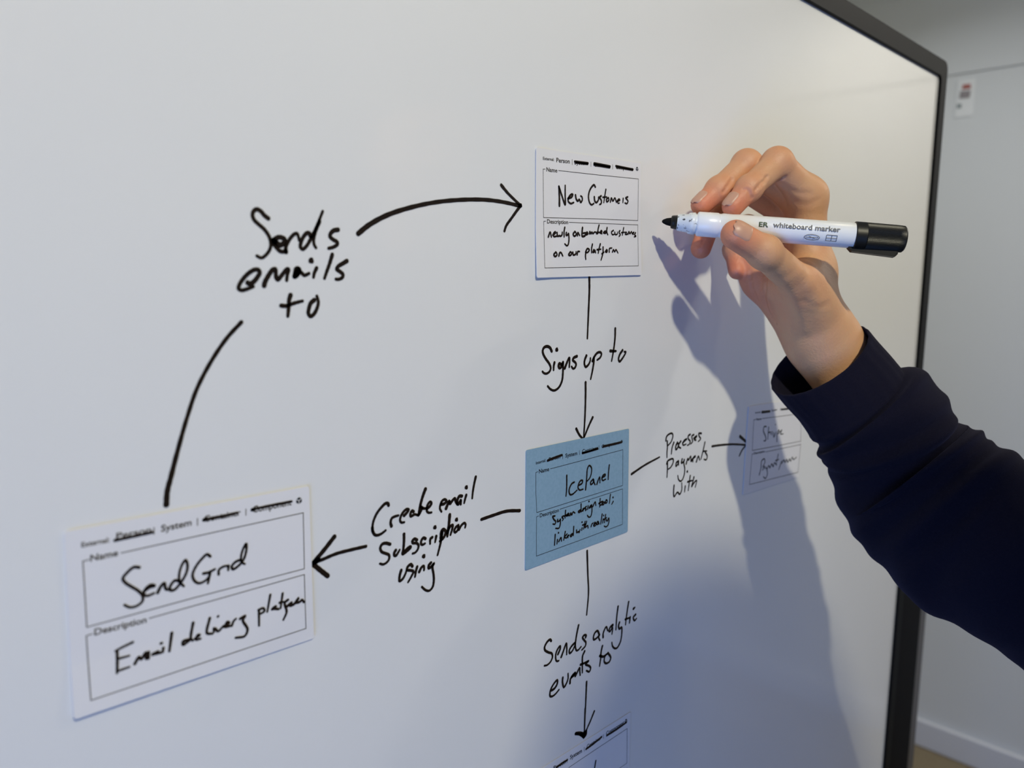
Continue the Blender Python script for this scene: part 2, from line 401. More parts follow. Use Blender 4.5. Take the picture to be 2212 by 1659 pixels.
write(HW, 'handwritten word "Payments"', [('R8', '''195 800 210 750 270 705 330 700 330 770 280 870 230 910; 210 760 210 900 200 1080
440 740 395 780 390 850 430 800 445 745 445 825
520 700 505 780 560 740 565 700 555 780 575 900 560 1040 520 1140 480 1165 440 1120 428 1050
605 800 640 690 655 720 700 640 705 750
*1.3 715 735 780 650 800 640 750 690 745 750
820 755 860 640 890 720; 1000 345 960 530 915 700; 960 535 1040 530
1010 560 1050 640 1030 710 980 705''')], 1.45, wb)
write(HW, 'handwritten word "With"', [('R8', '''350 1255 340 1380 350 1490 420 1400 470 1440 510 1350 512 1200
585 1270 572 1390; *1.3 628 962 633 967
690 1050 670 1200 648 1360; 635 1180 730 1150
768 1080 740 1200 720 1280 770 1200 825 1150 815 1220 795 1290''')], 1.45, wb)
write('drawn_arrow', 'arrow pointing right into the shadow', [('R8', '''1150 430 1350 402 1600 387 1870 402
*1.5 1740 220 1830 300 1905 370; 1875 400 1790 500 1725 630''')], 1.5, wb, taper=(1.1, 1, 1))
write('drawn_arrow', 'short slanting line right of the blue card', [('C7', '120 825 260 730 425 640')], 1.6, wb)
write(HW, 'handwritten words "Sends analytic"', [('R9', '''280 870 255 845 200 890 150 990 155 1050 230 1100 290 1120 305 1190 270 1280 200 1350 145 1364
415 1135 460 1020 455 975 400 1050 370 1150 375 1250 400 1275 430 1265
480 1190 520 1080 580 920 590 1000 588 1140
750 910 690 970 640 1060 650 1115 700 1070 760 940; 825 560 795 700 770 850 760 980 785 1060 820 1050 875 985
965 800 975 765 940 755 905 800 940 860 970 900 960 970 890 1050
1240 750 1200 670 1150 710 1120 800 1130 845 1200 800 1240 750 1225 800 1250 860
1315 800 1315 720 1375 590 1405 665
1490 590 1510 550 1460 590 1430 670 1450 680 1500 610 1490 735
1612 185 1590 350 1568 645
1640 500 1620 570 1640 630 1680 600 1685 720 1660 880 1600 1000 1550 1020 1500 970 1488 900
1822 95 1790 300 1760 545; 1755 440 1850 405; *1.1 1850 400 1840 510; *1.1 1918 230 1945 205
1960 345 1915 400 1940 465 1978 425''')], 1.6, wb)
write(HW, 'handwritten words "events to"', [('R10', '''1300 50 1275 160 1265 300 1243 450; *1.1 1250 245 1320 260 1400 200
1410 190 1465 280 1440 360 1370 395 1335 350 1350 260 1400 200
295 930 350 890 400 800 400 730 340 790 270 920 255 1040 290 1055 360 1010 435 920
510 680 505 770 535 870 580 800 615 700 615 600
655 790 660 720 700 640 760 580 740 630 680 680; *1.2 690 665 755 595
760 650 800 570 845 485 850 560 857 630
945 155 905 250 900 400 900 580; 865 420 940 390 1020 345
1020 350 965 410 1040 450 1065 490 1040 560 980 540''')], 1.6, wb)
write('drawn_arrow', 'vertical line below the blue card', [('F', '1268 1190 1269.5 1240 1271 1280 1267 1328')], 1.6, wb)
write('drawn_arrow', 'vertical arrow pointing down at the lowest card', [('R10', '985 762 975 1000 962 1290'), ('R11', '''1045 0 1033 300 1025 560
1240 65 1150 290 1080 450 1035 590; *1.3 840 548 930 535 1020 560; *1.8 960 560 1020 600; *1.7 1020 540 1015 630; 840 552 940 575 1012 640; *1.2 1065 480 1060 570 1015 635''')], 1.6, wb)

# ------------------------------------------------------------------ cards
def text_mesh(txt):
    cu = bpy.data.curves.new('t', 'FONT'); cu.body = txt; cu.size = 1.0; cu.fill_mode = 'FRONT'; cu.resolution_u = 3; cu.offset = 0.022
    o = bpy.data.objects.new('t', cu); COL.objects.link(o)
    dg = bpy.context.evaluated_depsgraph_get(); dg.update()
    me = bpy.data.meshes.new_from_object(o.evaluated_get(dg))
    v = np.array([x.co[:2] for x in me.vertices]); f = [tuple(p.vertices) for p in me.polygons]
    bpy.data.objects.remove(o); bpy.data.curves.remove(cu); bpy.data.meshes.remove(me)
    return v, f
CAPH = 0.729
def put_text(mb, txt, reg, x0, y0, x1, y1, cap, Y, yf):
    """baseline from (x0,y0) to (x1,y1), capital height cap, all in crop pixels"""
    v, f = text_mesh(txt)
    A = on_plane([P(reg, x0, y0)], Y)[0]; B = on_plane([P(reg, x1, y1)], Y)[0]; T = on_plane([P(reg, x0, y0-cap)], Y)[0]
    A, B, T = map(np.array, (A, B, T)); H = T-A
    mn, mx = v[:, 0].min(), v[:, 0].max()
    out = [A+(B-A)*((p[0]-mn)/max(mx-mn, 1e-6))+H*p[1]/CAPH for p in v]
    mb.add([(p[0], yf(p[0], p[1]), p[1]) for p in out], f)
def put_line(mb, reg, nums, Y, yf, w=0.35):
    pts = on_plane([P(reg, nums[i], nums[i+1]) for i in range(0, len(nums), 2)], Y)
    for a, c in zip(pts[:-1], pts[1:]):
        a = np.array(a); c = np.array(c); d = (c-a)/max(np.linalg.norm(c-a), 1e-9); n = np.array([-d[1], d[0]])*w*0.0005
        a = a-d*w*0.0004; c = c+d*w*0.0004
        k = 8; V = []
        for i in range(k+1):
            q = a+(c-a)*i/k; V += [q+n, q-n]
        mb.add([(p[0], yf(p[0], p[1]), p[1]) for p in V], [(2*i, 2*i+1, 2*i+3, 2*i+2) for i in range(k)])
def put_logo(mb, reg, cx, cy, s, Y, yf):
    """small cube emblem: three dark rhombi with pale joints"""
    c = np.array(on_plane([P(reg, cx, cy)], Y)[0]); t = np.array(on_plane([P(reg, cx, cy-s)], Y)[0]); r = np.linalg.norm(t-c)/2
    for k in range(3):
        a = math.radians(90+120*k); g = 0.12*r; m_ = np.array([math.cos(a), math.sin(a)])*g
        pts = [(0, 0)]+[(r*math.cos(a+math.radians(d)), r*math.sin(a+math.radians(d))) for d in (-60, 0, 60)]
        V = [c+m_+np.array(p)*(0.86 if i else 1) for i, p in enumerate(pts)]
        mb.add([(p[0], yf(p[0], p[1]), p[1]) for p in V], [(0, 1, 2, 3)])
def card(label, corners, m, base=0.0005, curl=None, group=None):
    """corners TL TR BR BL as (x, z); a thin sheet with rounded corners, slightly proud of the board"""
    c = [np.array(p) for p in corners]; n = 14
    def uv(x, z):
        p = np.array([x, z])-c[0]; U = c[1]-c[0]; V = c[3]-c[0]
        return p.dot(U)/U.dot(U), p.dot(V)/V.dot(V)
    def yf(x, z):
        u, v = uv(x, z); return -(base+(curl(u, v) if curl else 0))
    V = []
    R = 0.0011; Wd = np.linalg.norm(c[1]-c[0]); Hd = np.linalg.norm(c[3]-c[0])
    for j in range(n+1):
        for i in range(n+1):
            u, v = i/n, j/n
            if (i in (0, n)) and (j in (0, n)):
                u = u+(0.3*R/Wd if i == 0 else -0.3*R/Wd); v = v+(0.3*R/Hd if j == 0 else -0.3*R/Hd)
            if i == 1: u = R/Wd
            if i == n-1: u = 1-R/Wd
            if j == 1: v = R/Hd
            if j == n-1: v = 1-R/Hd
            p = (c[0]*(1-u)+c[1]*u)*(1-v)+(c[3]*(1-u)+c[2]*u)*v
            V.append((p[0], yf(p[0], p[1]), p[1]))
    N = len(V); V += [(p[0], p[1]+0.0004, p[2]) for p in V]
    Fc = []
    for j in range(n):
        for i in range(n):
            a = j*(n+1)+i; q = (a, a+1, a+n+2, a+n+1); Fc.append(q[::-1]); Fc.append(tuple(k+N for k in q))
    edge = [i for i in range(n+1)]+[j*(n+1)+n for j in range(1, n+1)]+[n*(n+1)+i for i in range(n-1, -1, -1)]+[j*(n+1) for j in range(n-1, 0, -1)]
    for a, d in zip(edge, edge[1:]+edge[:1]): Fc.append((a, d, d+N, a+N))
    o = mesh_obj('note_card', V, Fc, m); tag(o, label, 'card')
    return o, yf
def card_corners(px, Y): return on_plane(px, Y)
def dress(o, yf, Y, texts, lines, logo, strikes, writing, sw=1.5, pm=None, lw=0.35):
    e = lambda x, z: yf(x, z)-0.00008
    e2 = lambda x, z: yf(x, z)-0.00016
    for a in texts:
        t = MB(); put_text(t, *a, Y, e); t.build('printed_word', pm or m_print, o)['label'] = 'printed "%s"' % a[0]
    for (reg, nums) in lines:
        l = MB(); put_line(l, reg, nums, Y, e, lw); l.build('printed_divider' if len(nums) == 4 else 'printed_box', pm or m_print, o)
    if logo:
        g = MB(); put_logo(g, *logo, Y, e); lo = g.build('printed_emblem', m_print_dark, o); lo['label'] = 'small black cube emblem'
    for (reg, txt) in (strikes or []):
        for st in txt.split(';'): write('crossing_out', None, [(reg, st)], sw, o, Y=Y, yfun=e2, taper=(1, 1, 0.95))
    for (lb, items, w) in writing: write(HW, lb, items, w, o, Y=Y, yfun=e2, taper=(1, .95, .8))

YC = -0.001
# new customers
o, yf = card('white card handwritten "New Customers" beside the marker tip', card_corners([(1158, 318), (1386, 352), (1385, 594), (1157, 600)], YC), m_paper,
             curl=lambda u, v: 0.0010*max(0, v-0.6)/0.4+0.0006*max(0, 0.15-u)/0.15)
dress(o, yf, YC, [('External:', 'R3', 120, 138, 352, 162, 62), ('Person', 'R3', 395, 185, 662, 212, 92), ('System', 'R3', 755, 228, 1025, 248, 78),
    ('Container', 'R3', 1150, 272, 1462, 305, 80), ('Component', 'R3', 1580, 318, 1922, 358, 80), ('Name', 'R3', 192, 370, 415, 392, 88), ('Description', 'R4', 205, 115, 630, 130, 86)],
    [('R3', (165, 325, 122, 325)), ('R3', (125, 325, 133, 1290, 1160, 1315, 2018, 1350, 2030, 520, 1240, 442, 440, 352)), ('R3', (712, 130, 712, 235)), ('R3', (1085, 180, 1085, 272)), ('R3', (1515, 235, 1515, 325)),
     ('R4', (180, 72, 137, 75, 140, 1003, 1100, 980, 2012, 960, 2018, 145, 1300, 118, 650, 95))],
    ('R3', 2003, 322, 95), [('R3', '*1.0 762 175 1022 208; *1.1 1150 215 1460 272; *0.9 1580 262 1920 330; *1.0 1150 235 1455 290; *0.8 780 195 1018 222; *.8 1600 285 1915 345')],
    [('handwritten "New Customers"', [('R3', '''*1.15 455 1055 455 900 445 670; 445 670 500 840 570 1035 570 850 570 650
625 910 700 880 720 830 690 830 640 890 630 960 680 1010 740 990
775 840 790 920 820 960 850 930 880 985 910 940 905 880 880 860
1170 680 1145 640 1090 690 1045 790 1035 900 1060 1000 1095 1035 1140 1010
1150 880 1160 960 1190 990 1230 940 1235 880; 1285 860 1255 890 1290 950 1285 1010 1255 1030
*.85 1380 730 1360 850 1340 990; *.85 1320 885 1400 880; *.9 1430 895 1390 930 1400 975 1440 940 1435 900
*.9 1470 980 1490 900 1520 960 1560 900 1590 985; *.8 1600 965 1660 940 1640 920 1610 960 1625 1005 1650 1000
*.9 1725 910 1720 990; *.9 1815 880 1775 900 1820 960 1800 1010 1760 1000''')], 1.3),
     ('handwritten "newly onboarded customers"', [('R4', '''225 385 265 290 290 390; 320 350 375 300 370 285 330 330 340 375 400 370
405 300 415 370 455 360 470 370 500 350 510 290; 562 195 545 290 545 385; 590 300 585 350 620 340 632 315 640 430 620 540 595 560 555 525
760 280 725 330 750 370 790 330 770 280; 810 360 820 300 855 355; *1.15 915 200 905 290 905 370 960 360 980 310 930 310
1000 290 985 340 1020 320 1010 290; 1050 320 1060 280 1080 320 1100 290 1120 320 1150 290 1180 290; 1210 290 1190 320 1240 290; 1245 150 1225 230 1215 320
1260 300 1300 280 1290 260 1265 300 1300 320; 1370 270 1330 300 1370 310 1400 280; 1405 200 1395 280 1415 340
*.85 1530 255 1490 290 1510 340 1550 330; *.85 1555 290 1570 340 1610 320 1610 290; *.9 1660 260 1640 290 1665 340 1640 375
*.85 1735 200 1720 280 1705 350; *.85 1690 300 1760 290; *.85 1775 290 1765 330 1800 330 1790 290; *.9 1820 330 1840 280 1855 320 1890 280 1900 320; *.85 1910 310 1940 290 1910 330 1930 330; *.9 1970 300 1950 340 1975 370 1940 385''')], 1.2),
     ('handwritten "on our platform"', [('R4', '''370 690 330 740 355 775 395 740 380 690; 430 765 450 700 475 700 510 765
660 685 625 740 655 755 690 710 670 685; 710 690 720 745 770 720 775 680; 795 740 810 680 845 675
975 660 960 760 965 830; 965 690 1000 620 1040 640 1010 690 975 700
1105 530 1085 620 1085 700; 1130 640 1110 690 1140 680 1150 650 1165 700; 1262 525 1230 640 1215 710; 1195 640 1270 630; 1315 590 1310 700 1290 780 1268 845; 1290 720 1330 690
1385 640 1360 680 1390 685 1400 650; *.9 1435 690 1440 620 1490 605; *.9 1500 685 1520 640 1545 680 1570 640 1610 705''')], 1.2)])
# blue card
o, yf = card('blue handwritten card at the centre of the diagram, the only coloured card', card_corners([(1137.5, 973), (1360, 926), (1357, 1149), (1135.5, 1233)], YC), m_blue, base=0.0006)
dress(o, yf, YC, [('Internal:', 'R12', 262, 680, 460, 618, 60), ('Person', 'R12', 520, 612, 748, 552, 74), ('System', 'R12', 850, 540, 1085, 487, 80),
    ('Container', 'R12', 1182, 452, 1500, 375, 74), ('Component', 'R12', 1570, 355, 1915, 272, 72), ('Name', 'R12', 322, 855, 525, 805, 84), ('Description', 'R13', 340, 718, 718, 608, 78)],
    [('R12', (302, 823, 262, 838, 262, 1240, 280, 1636, 1140, 1362, 1990, 1096, 1995, 383, 1270, 576, 550, 765)), ('R12', (797, 500, 797, 570)), ('R12', (1130, 400, 1130, 485)), ('R12', (1520, 300, 1520, 385)),
     ('R13', (318, 688, 275, 708, 272, 1100, 272, 1490, 1120, 1180, 1985, 855, 1988, 150, 1370, 350, 740, 555))],
    ('R12', 1970, 222, 72), [('R12', '*1.0 495 600 640 540 780 490; *.7 1185 445 1345 405 1490 350; *.8 1190 455 1495 368; *1.0 1600 318 1780 278 1970 232')],
    [('large handwritten name in the upper box', [('R12', '''875 895 875 1050 870 1200 860 1308; 1025 1030 975 1060 930 1150 920 1210 940 1275 990 1270 1080 1190
1120 1090 1180 1050 1190 1000 1150 1000 1110 1070 1100 1140 1130 1185 1200 1170
1250 1180 1262 1060 1275 900 1285 770 1320 700 1365 740 1365 850 1330 950 1280 1010
1400 970 1350 1030 1355 1075 1400 1040 1410 980 1420 1040 1440 1080; 1475 1070 1500 990 1530 930 1535 1040
1575 940 1640 900 1640 875 1600 890 1575 950 1590 995 1650 970; 1722 690 1705 850 1700 975''')], 1.2),
     ('handwritten "System design tool;"', [('R13', '''640 690 595 700 620 760 655 800 640 850 600 850; 695 760 690 800 735 780 745 750 745 850 720 930 655 935
810 690 780 710 805 750 790 780; 852 580 840 730; 830 690 880 660; 870 690 920 650 900 640 880 680 920 680; 940 680 955 630 975 670 1000 610 1040 632
1140 570 1105 600 1125 620 1160 570; 1160 450 1160 610; 1180 590 1225 540 1195 550 1200 590; 1265 500 1235 530 1265 560 1245 580; 1300 490 1290 560; *1.1 1316 398 1320 402
1350 480 1320 530 1365 500 1370 460 1375 600 1350 700 1310 710 1285 675; 1395 500 1440 410 1455 480
1540 345 1530 510; *1.1 1515 440 1590 400 1560 470 1540 470; 1610 410 1580 460 1610 460 1630 410; 1660 370 1640 430 1675 420 1680 380 1655 370; 1745 260 1722 435; *1.2 1795 318 1799 322; 1800 400 1770 455''')], 1.1),
     ('handwritten "linked with reality"', [('R13', '''645 1060 632 1270; 690 1160 680 1245; *1.1 710 1023 714 1027; 715 1200 760 1120 770 1190; 845 1000 815 1170; 880 1050 830 1110 870 1130
880 1110 920 1070 890 1090 900 1120; 985 1040 945 1080 960 1100 1000 1050; 1015 900 1005 1080
1070 970 1075 1020 1110 1000 1120 1020 1140 960; 1180 930 1172 975; *1.1 1178 810 1182 814; 1240 800 1210 950; 1190 870 1260 850; 1270 800 1240 920 1290 880 1300 930
1360 900 1375 850 1400 830; 1410 870 1450 830 1430 820 1415 890 1450 880; 1490 800 1460 850 1500 850 1500 800 1520 850; 1580 650 1550 850; 1600 750 1590 830; *1.1 1608 678 1612 682
1650 660 1625 820; 1610 760 1670 720; 1660 760 1680 790 1710 730 1715 800 1690 880 1650 905 1620 890''')], 1.1)], pm=m_print_dark)
# email platform card
o, yf = card('large white card about email delivery, nearest the left edge of the picture', card_corners([(138, 1149), (668, 1050), (679, 1379), (158, 1553)], YC), m_paper,
             curl=lambda u, v: 0.0012*max(0, v-0.7)/0.3*max(0, 1-u)+0.0004)
dress(o, yf, YC, [('External:', 'C4', 165, 482, 345, 447, 34), ('Person', 'C4', 388, 428, 612, 384, 40), ('System', 'C4', 675, 382, 870, 340, 44),
    ('Container', 'C4', 950, 320, 1185, 275, 42), ('Component', 'C4', 1262, 260, 1510, 210, 44), ('Name', 'C4', 222, 572, 400, 534, 44), ('Description', 'C4', 248, 1045, 582, 962, 44)],
    [('C4', (215, 560, 175, 570, 188, 780, 200, 992, 900, 800, 1592, 618, 1585, 260, 1000, 388, 420, 517)), ('C4', (630, 355, 630, 398)), ('C4', (908, 296, 908, 340)), ('C4', (1218, 236, 1218, 276)),
     ('C4', (235, 1035, 197, 1047, 210, 1250, 222, 1455, 920, 1225, 1602, 1000, 1592, 655, 1100, 795, 600, 935))],
    ('C4', 1558, 182, 46), [('C4', '*.8 380 436 500 410 620 384; *.8 950 303 1050 285 1160 260; *.75 1260 238 1380 212 1510 187; *1 1258 240 1275 236; *1 950 305 965 298')],
    [('large handwritten name in the upper box', [('R15', '''420 455 340 450 240 530 175 620 210 680 300 740 400 800 470 880 465 960 380 1030 280 1050 200 1015
490 810 580 750 650 730 590 715 510 780 490 860 540 878 640 840; *1.1 695 830 740 740 790 690 820 780 870 780
1020 660 950 650 880 740 880 790 940 790 1040 680 1120 540 1140 420 1110 345 1060 410 1015 560 1025 670 1085 735
1480 290 1430 260 1350 330 1260 450 1215 570 1250 660 1320 690 1420 640 1480 560; 1375 545 1450 530 1550 480; *1.1 1475 540 1445 690
*.95 1605 560 1610 490 1680 440 1740 430; 1750 430 1748 495; 1930 340 1860 370 1800 440 1820 480 1900 430 1980 330 2020 180 2015 100 1970 180 1940 290 1950 380 1995 402''')], 1.2),
     ('handwritten "Email delivery platform"', [('R16', '''*.9 285 640 180 690 95 735; 115 740 115 860 110 970; *.9 120 820 245 785; *.9 115 950 245 905
*1.1 305 870 350 800 375 820 425 750 430 820 455 740 455 815; *1.2 500 770 560 740 530 760 590 750; 615 700 610 745; *1 590 652 602 648; *1.1 708 540 680 735
*1.1 890 610 830 630 830 665 900 620; *1.1 940 430 915 600 935 620; 960 600 1010 560 990 560 970 610 1020 600; *1.1 1120 380 1090 540 1150 545; 1165 490 1165 530; *1 1210 360 1214 356
1180 490 1210 520 1270 460; *1.1 1280 470 1330 430 1310 420 1290 470 1350 460; 1360 460 1380 410 1405 385; *1.1 1450 385 1505 355 1480 400 1530 500 1500 570 1400 590
1650 290 1700 270 1715 300 1670 330 1650 330; 1655 300 1655 460; 1778 125 1745 310; *1.2 1800 280 1840 250 1810 270 1870 280; 1912 110 1890 270; 1880 210 1930 200
*1.1 1970 180 1935 210 1955 310 1920 395; *1.2 1960 250 2010 210 1990 240 2030 230 2085 160 2060 210 2100 200 2120 180 2145 205''')], 1.15)], lw=0.4)
# payment card in the shadow
def offs(c, dx, dz): return (c[0]+dx, c[1]+dz)
bl = on_plane([P('R17', 165, 1545)], YC)[0]; tl = on_plane([P('R17', 240, 395)], YC)[0]
ang = math.atan2(tl[0]-bl[0], tl[1]-bl[1]); ux = np.array([math.cos(ang), -math.sin(ang)]); uz = np.array([math.sin(ang), math.cos(ang)])
sc_ = np.linalg.norm(np.array(tl)-np.array(bl))/0.0575
BLc = np.array(bl)-ux*0.010-uz*0.0078
def cq(x, z): p = BLc+ux*x+uz*z; return (p[0], p[1])
o, yf = card('white payment card half in the arm shadow beside the sleeve', [cq(0, 0.077), cq(0.105, 0.077), cq(0.105, 0), cq(0, 0)], m_paper)
e = lambda x, z: yf(x, z)-0.00008
dress(o, yf, YC, [('Internal:', 'R17', 270, 275, 365, 262, 28), ('Person', 'R17', 385, 265, 535, 240, 38), ('System', 'R17', 560, 238, 660, 222, 36), ('Container', 'R17', 715, 218, 880, 190, 36), ('Component', 'R17', 915, 185, 1060, 155, 36), ('Name', 'R17', 285, 400, 382, 388, 40), ('Description', 'R17', 245, 1010, 440, 970, 40)],
    [('R17', (272, 385, 243, 390, 215, 940, 640, 860, 1085, 772, 1090, 275, 750, 322, 395, 368)), ('R17', (235, 998, 212, 1005, 165, 1550, 600, 1440, 1035, 1330, 1085, 832, 800, 892, 455, 965))], None,
    [('R17', '*1.3 388 255 530 238; *.9 735 205 870 192')],
    [('faint handwritten name in the upper box', [('R17', '''465 510 425 515 415 590 450 680 455 760 420 765; 510 520 490 740; 500 625 540 610 545 650; 570 600 570 660; 600 620 600 700 640 610; 655 780 660 650 690 570 695 620 665 640; 710 610 745 570 720 640 770 640; *1 628 473 632 477''')], 1.0),
     ('handwritten "Payment processor"', [('R17', '''340 1380 370 1250 380 1130 430 1090 440 1150 400 1230; 400 1290 430 1220 440 1270; 460 1240 475 1280 485 1360 450 1440 415 1410; 480 1270 510 1210 530 1250 560 1180 590 1230 610 1160 650 1200
680 1005 640 1200; 630 1120 690 1100; 740 1130 690 1280; *1.1 740 1170 780 1110 800 1150 830 1100 850 1150 880 1090 900 1130 930 1060 950 1100 1005 1060''')], 1.0)], lw=0.45)
# lowest card, cut by the frame
tr = np.array(on_plane([(1363.5, 1538.5)], YC)[0]); t2 = np.array(on_plane([P('R11', 700, 940)], YC)[0])
du = (tr-t2)/np.linalg.norm(tr-t2); dv = np.array([du[1], -du[0]])
tl = tr-du*0.105; o, yf = card('white card below "events to", cut off by the bottom edge', [tuple(tl), tuple(tr), tuple(tr+dv*0.077), tuple(tl+dv*0.077)], m_paper)
dress(o, yf, YC, [('Person', 'R11', 370, 1345, 640, 1195, 84), ('System', 'R11', 728, 1118, 985, 962, 92), ('Container', 'R11', 1090, 880, 1405, 675, 82), ('Component', 'R11', 1510, 598, 1900, 345, 84)],
    [('R11', (700, 1293, 1330, 870, 1968, 445, 1965, 820, 1962, 1195, 1400, 1590, 830, 2000)), ('R11', (1035, 850, 1035, 940)), ('R11', (1453, 575, 1453, 660)), ('R11', (668, 1100, 668, 1185)),
     ('R11', (1968, 1300, 1300, 1760))],
    ('R11', 1942, 280, 92), [('R11', '*1.0 430 1290 550 1200 665 1130; *1.0 1075 890 1240 770 1410 628; *1.0 1525 595 1740 460 1950 310')],
    [('start of a handwritten word', [('R11', '1285 1145 1262 1290 1240 1450')], 1.25)], pm=m_print_dark)
# ------------------------------------------------------------------ smooth bodies from distance fields
class Field:
    def __init__(s, lo, hi, h):
        s.lo = np.array(lo, float); s.h = h; s.n = np.ceil((np.array(hi)-s.lo)/h).astype(int)+1
        s.ax = [s.lo[k]+np.arange(s.n[k])*h for k in range(3)]
    def new(s): return np.full(s.n, 0.05, np.float32)
    def sub(s, lo, hi):
        a = np.clip(np.floor((np.array(lo)-s.lo)/s.h).astype(int), 0, s.n-1); b = np.clip(np.ceil((np.array(hi)-s.lo)/s.h).astype(int)+1, 1, s.n)
        sl = tuple(slice(a[k], b[k]) for k in range(3))
        g = np.meshgrid(*[s.ax[k][sl[k]] for k in range(3)], indexing='ij', sparse=True)
        return sl, g
    def cone(s, D, a, b, r1, r2, k=0.004, op='add', flat=None):
        a = np.array(a, float); b = np.array(b, float); m = max(r1, r2)+0.03
        sl, (X, Y, Z) = s.sub(np.minimum(a, b)-m, np.maximum(a, b)+m)
        ba = b-a; L = max(ba.dot(ba), 1e-12)
        px, py, pz = X-a[0], Y-a[1], Z-a[2]
        h = np.clip((px*ba[0]+py*ba[1]+pz*ba[2])/L, 0, 1)
        qx, qy, qz = px-h*ba[0], py-h*ba[1], pz-h*ba[2]
        if flat is not None:                       # squash along a direction: flat = (dir, factor > 1)
            n, fc = np.array(flat[0])/np.linalg.norm(flat[0]), flat[1]
            t = (qx*n[0]+qy*n[1]+qz*n[2])*(fc-1); qx, qy, qz = qx+t*n[0], qy+t*n[1], qz+t*n[2]
        d = np.sqrt(qx*qx+qy*qy+qz*qz)-(r1+(r2-r1)*h)
        if op == 'add': D[sl] = smin(D[sl], d.astype(np.float32), k)
        else: D[sl] = -smin(-D[sl], d.astype(np.float32), k)
def smin(a, b, k):
    if k <= 0: return np.minimum(a, b)
    h = np.maximum(k-np.abs(a-b), 0)/k
    return np.minimum(a, b)-h*h*k*0.25
def surface(F, D):
    """naive surface nets"""
    S = D < 0; nx, ny, nz = D.shape
    c = np.zeros((nx-1, ny-1, nz-1), np.int8)
    for i in (0, 1):
        for j in (0, 1):
            for k in (0, 1): c += S[i:nx-1+i, j:ny-1+j, k:nz-1+k]
    act = np.argwhere((c > 0) & (c < 8)); idx = -np.ones(c.shape, np.int64); idx[tuple(act.T)] = np.arange(len(act))
    acc = np.zeros((len(act), 3)); cnt = np.zeros(len(act))
    corners = [(i, j, k) for i in (0, 1) for j in (0, 1) for k in (0, 1)]
    for a in corners:
        for ax in range(3):
            if a[ax]: continue
            b = list(a); b[ax] = 1
            va = D[act[:, 0]+a[0], act[:, 1]+a[1], act[:, 2]+a[2]]; vb = D[act[:, 0]+b[0], act[:, 1]+b[1], act[:, 2]+b[2]]
            m = (va < 0) != (vb < 0); t = np.where(m, va/np.where(m, va-vb, 1), 0)
            p = np.array(a, float)[None, :]+np.zeros((len(act), 3)); p[:, ax] += t
            acc[m] += p[m]; cnt[m] += 1
    V = (act+acc/cnt[:, None])*F.h+F.lo
    Q = []
    for ax in range(3):
        o1, o2 = [k for k in range(3) if k != ax]
        A = np.take(S, range(D.shape[ax]-1), ax); B = np.take(S, range(1, D.shape[ax]), ax)
        e = np.argwhere(A != B); e = e[(e[:, o1] > 0) & (e[:, o2] > 0)]
        e = e[(e[:, o1] < D.shape[o1]-1) & (e[:, o2] < D.shape[o2]-1)]
        def cell(d1, d2):
            q = e.copy(); q[:, o1] += d1; q[:, o2] += d2; return idx[tuple(q.T)]
        q = np.stack([cell(-1, -1), cell(0, -1), cell(0, 0), cell(-1, 0)], 1)
        ins = S[tuple(e.T)]; flip = ins if ax != 1 else ~ins
        q[~flip] = q[~flip][:, ::-1]; Q.append(q)
    Q = np.concatenate(Q); Q = Q[(Q >= 0).all(1)]
    return V, Q
def relax(V, Q, it=2, f=0.5):
    e = np.concatenate([Q[:, [0, 1]], Q[:, [1, 2]], Q[:, [2, 3]], Q[:, [3, 0]]]); n = len(V)
    deg = np.bincount(e.ravel(), minlength=n)[:, None]
    for _ in range(it):
        s = np.stack([np.bincount(e[:, 0], V[e[:, 1], k], n)+np.bincount(e[:, 1], V[e[:, 0], k], n) for k in range(3)], 1)
        V = V*(1-f)+s/np.maximum(deg, 1)*f
    return V
def np_mesh(name, V, Q, m, parent=None):
    me = bpy.data.meshes.new(name); me.vertices.add(len(V)); me.vertices.foreach_set('co', V.astype(np.float32).ravel())
    me.loops.add(Q.size); me.loops.foreach_set('vertex_index', Q.astype(np.int32).ravel())
    me.polygons.add(len(Q)); me.polygons.foreach_set('loop_start', np.arange(0, Q.size, Q.shape[1], dtype=np.int32))
    me.polygons.foreach_set('use_smooth', np.ones(len(Q), bool)); me.update(calc_edges=True); me.validate()
    me.materials.append(m); o = bpy.data.objects.new(name, me); COL.objects.link(o)
    if parent: o.parent = parent; o.matrix_parent_inverse = Matrix.Translation(-Vector(parent.location))
    return o

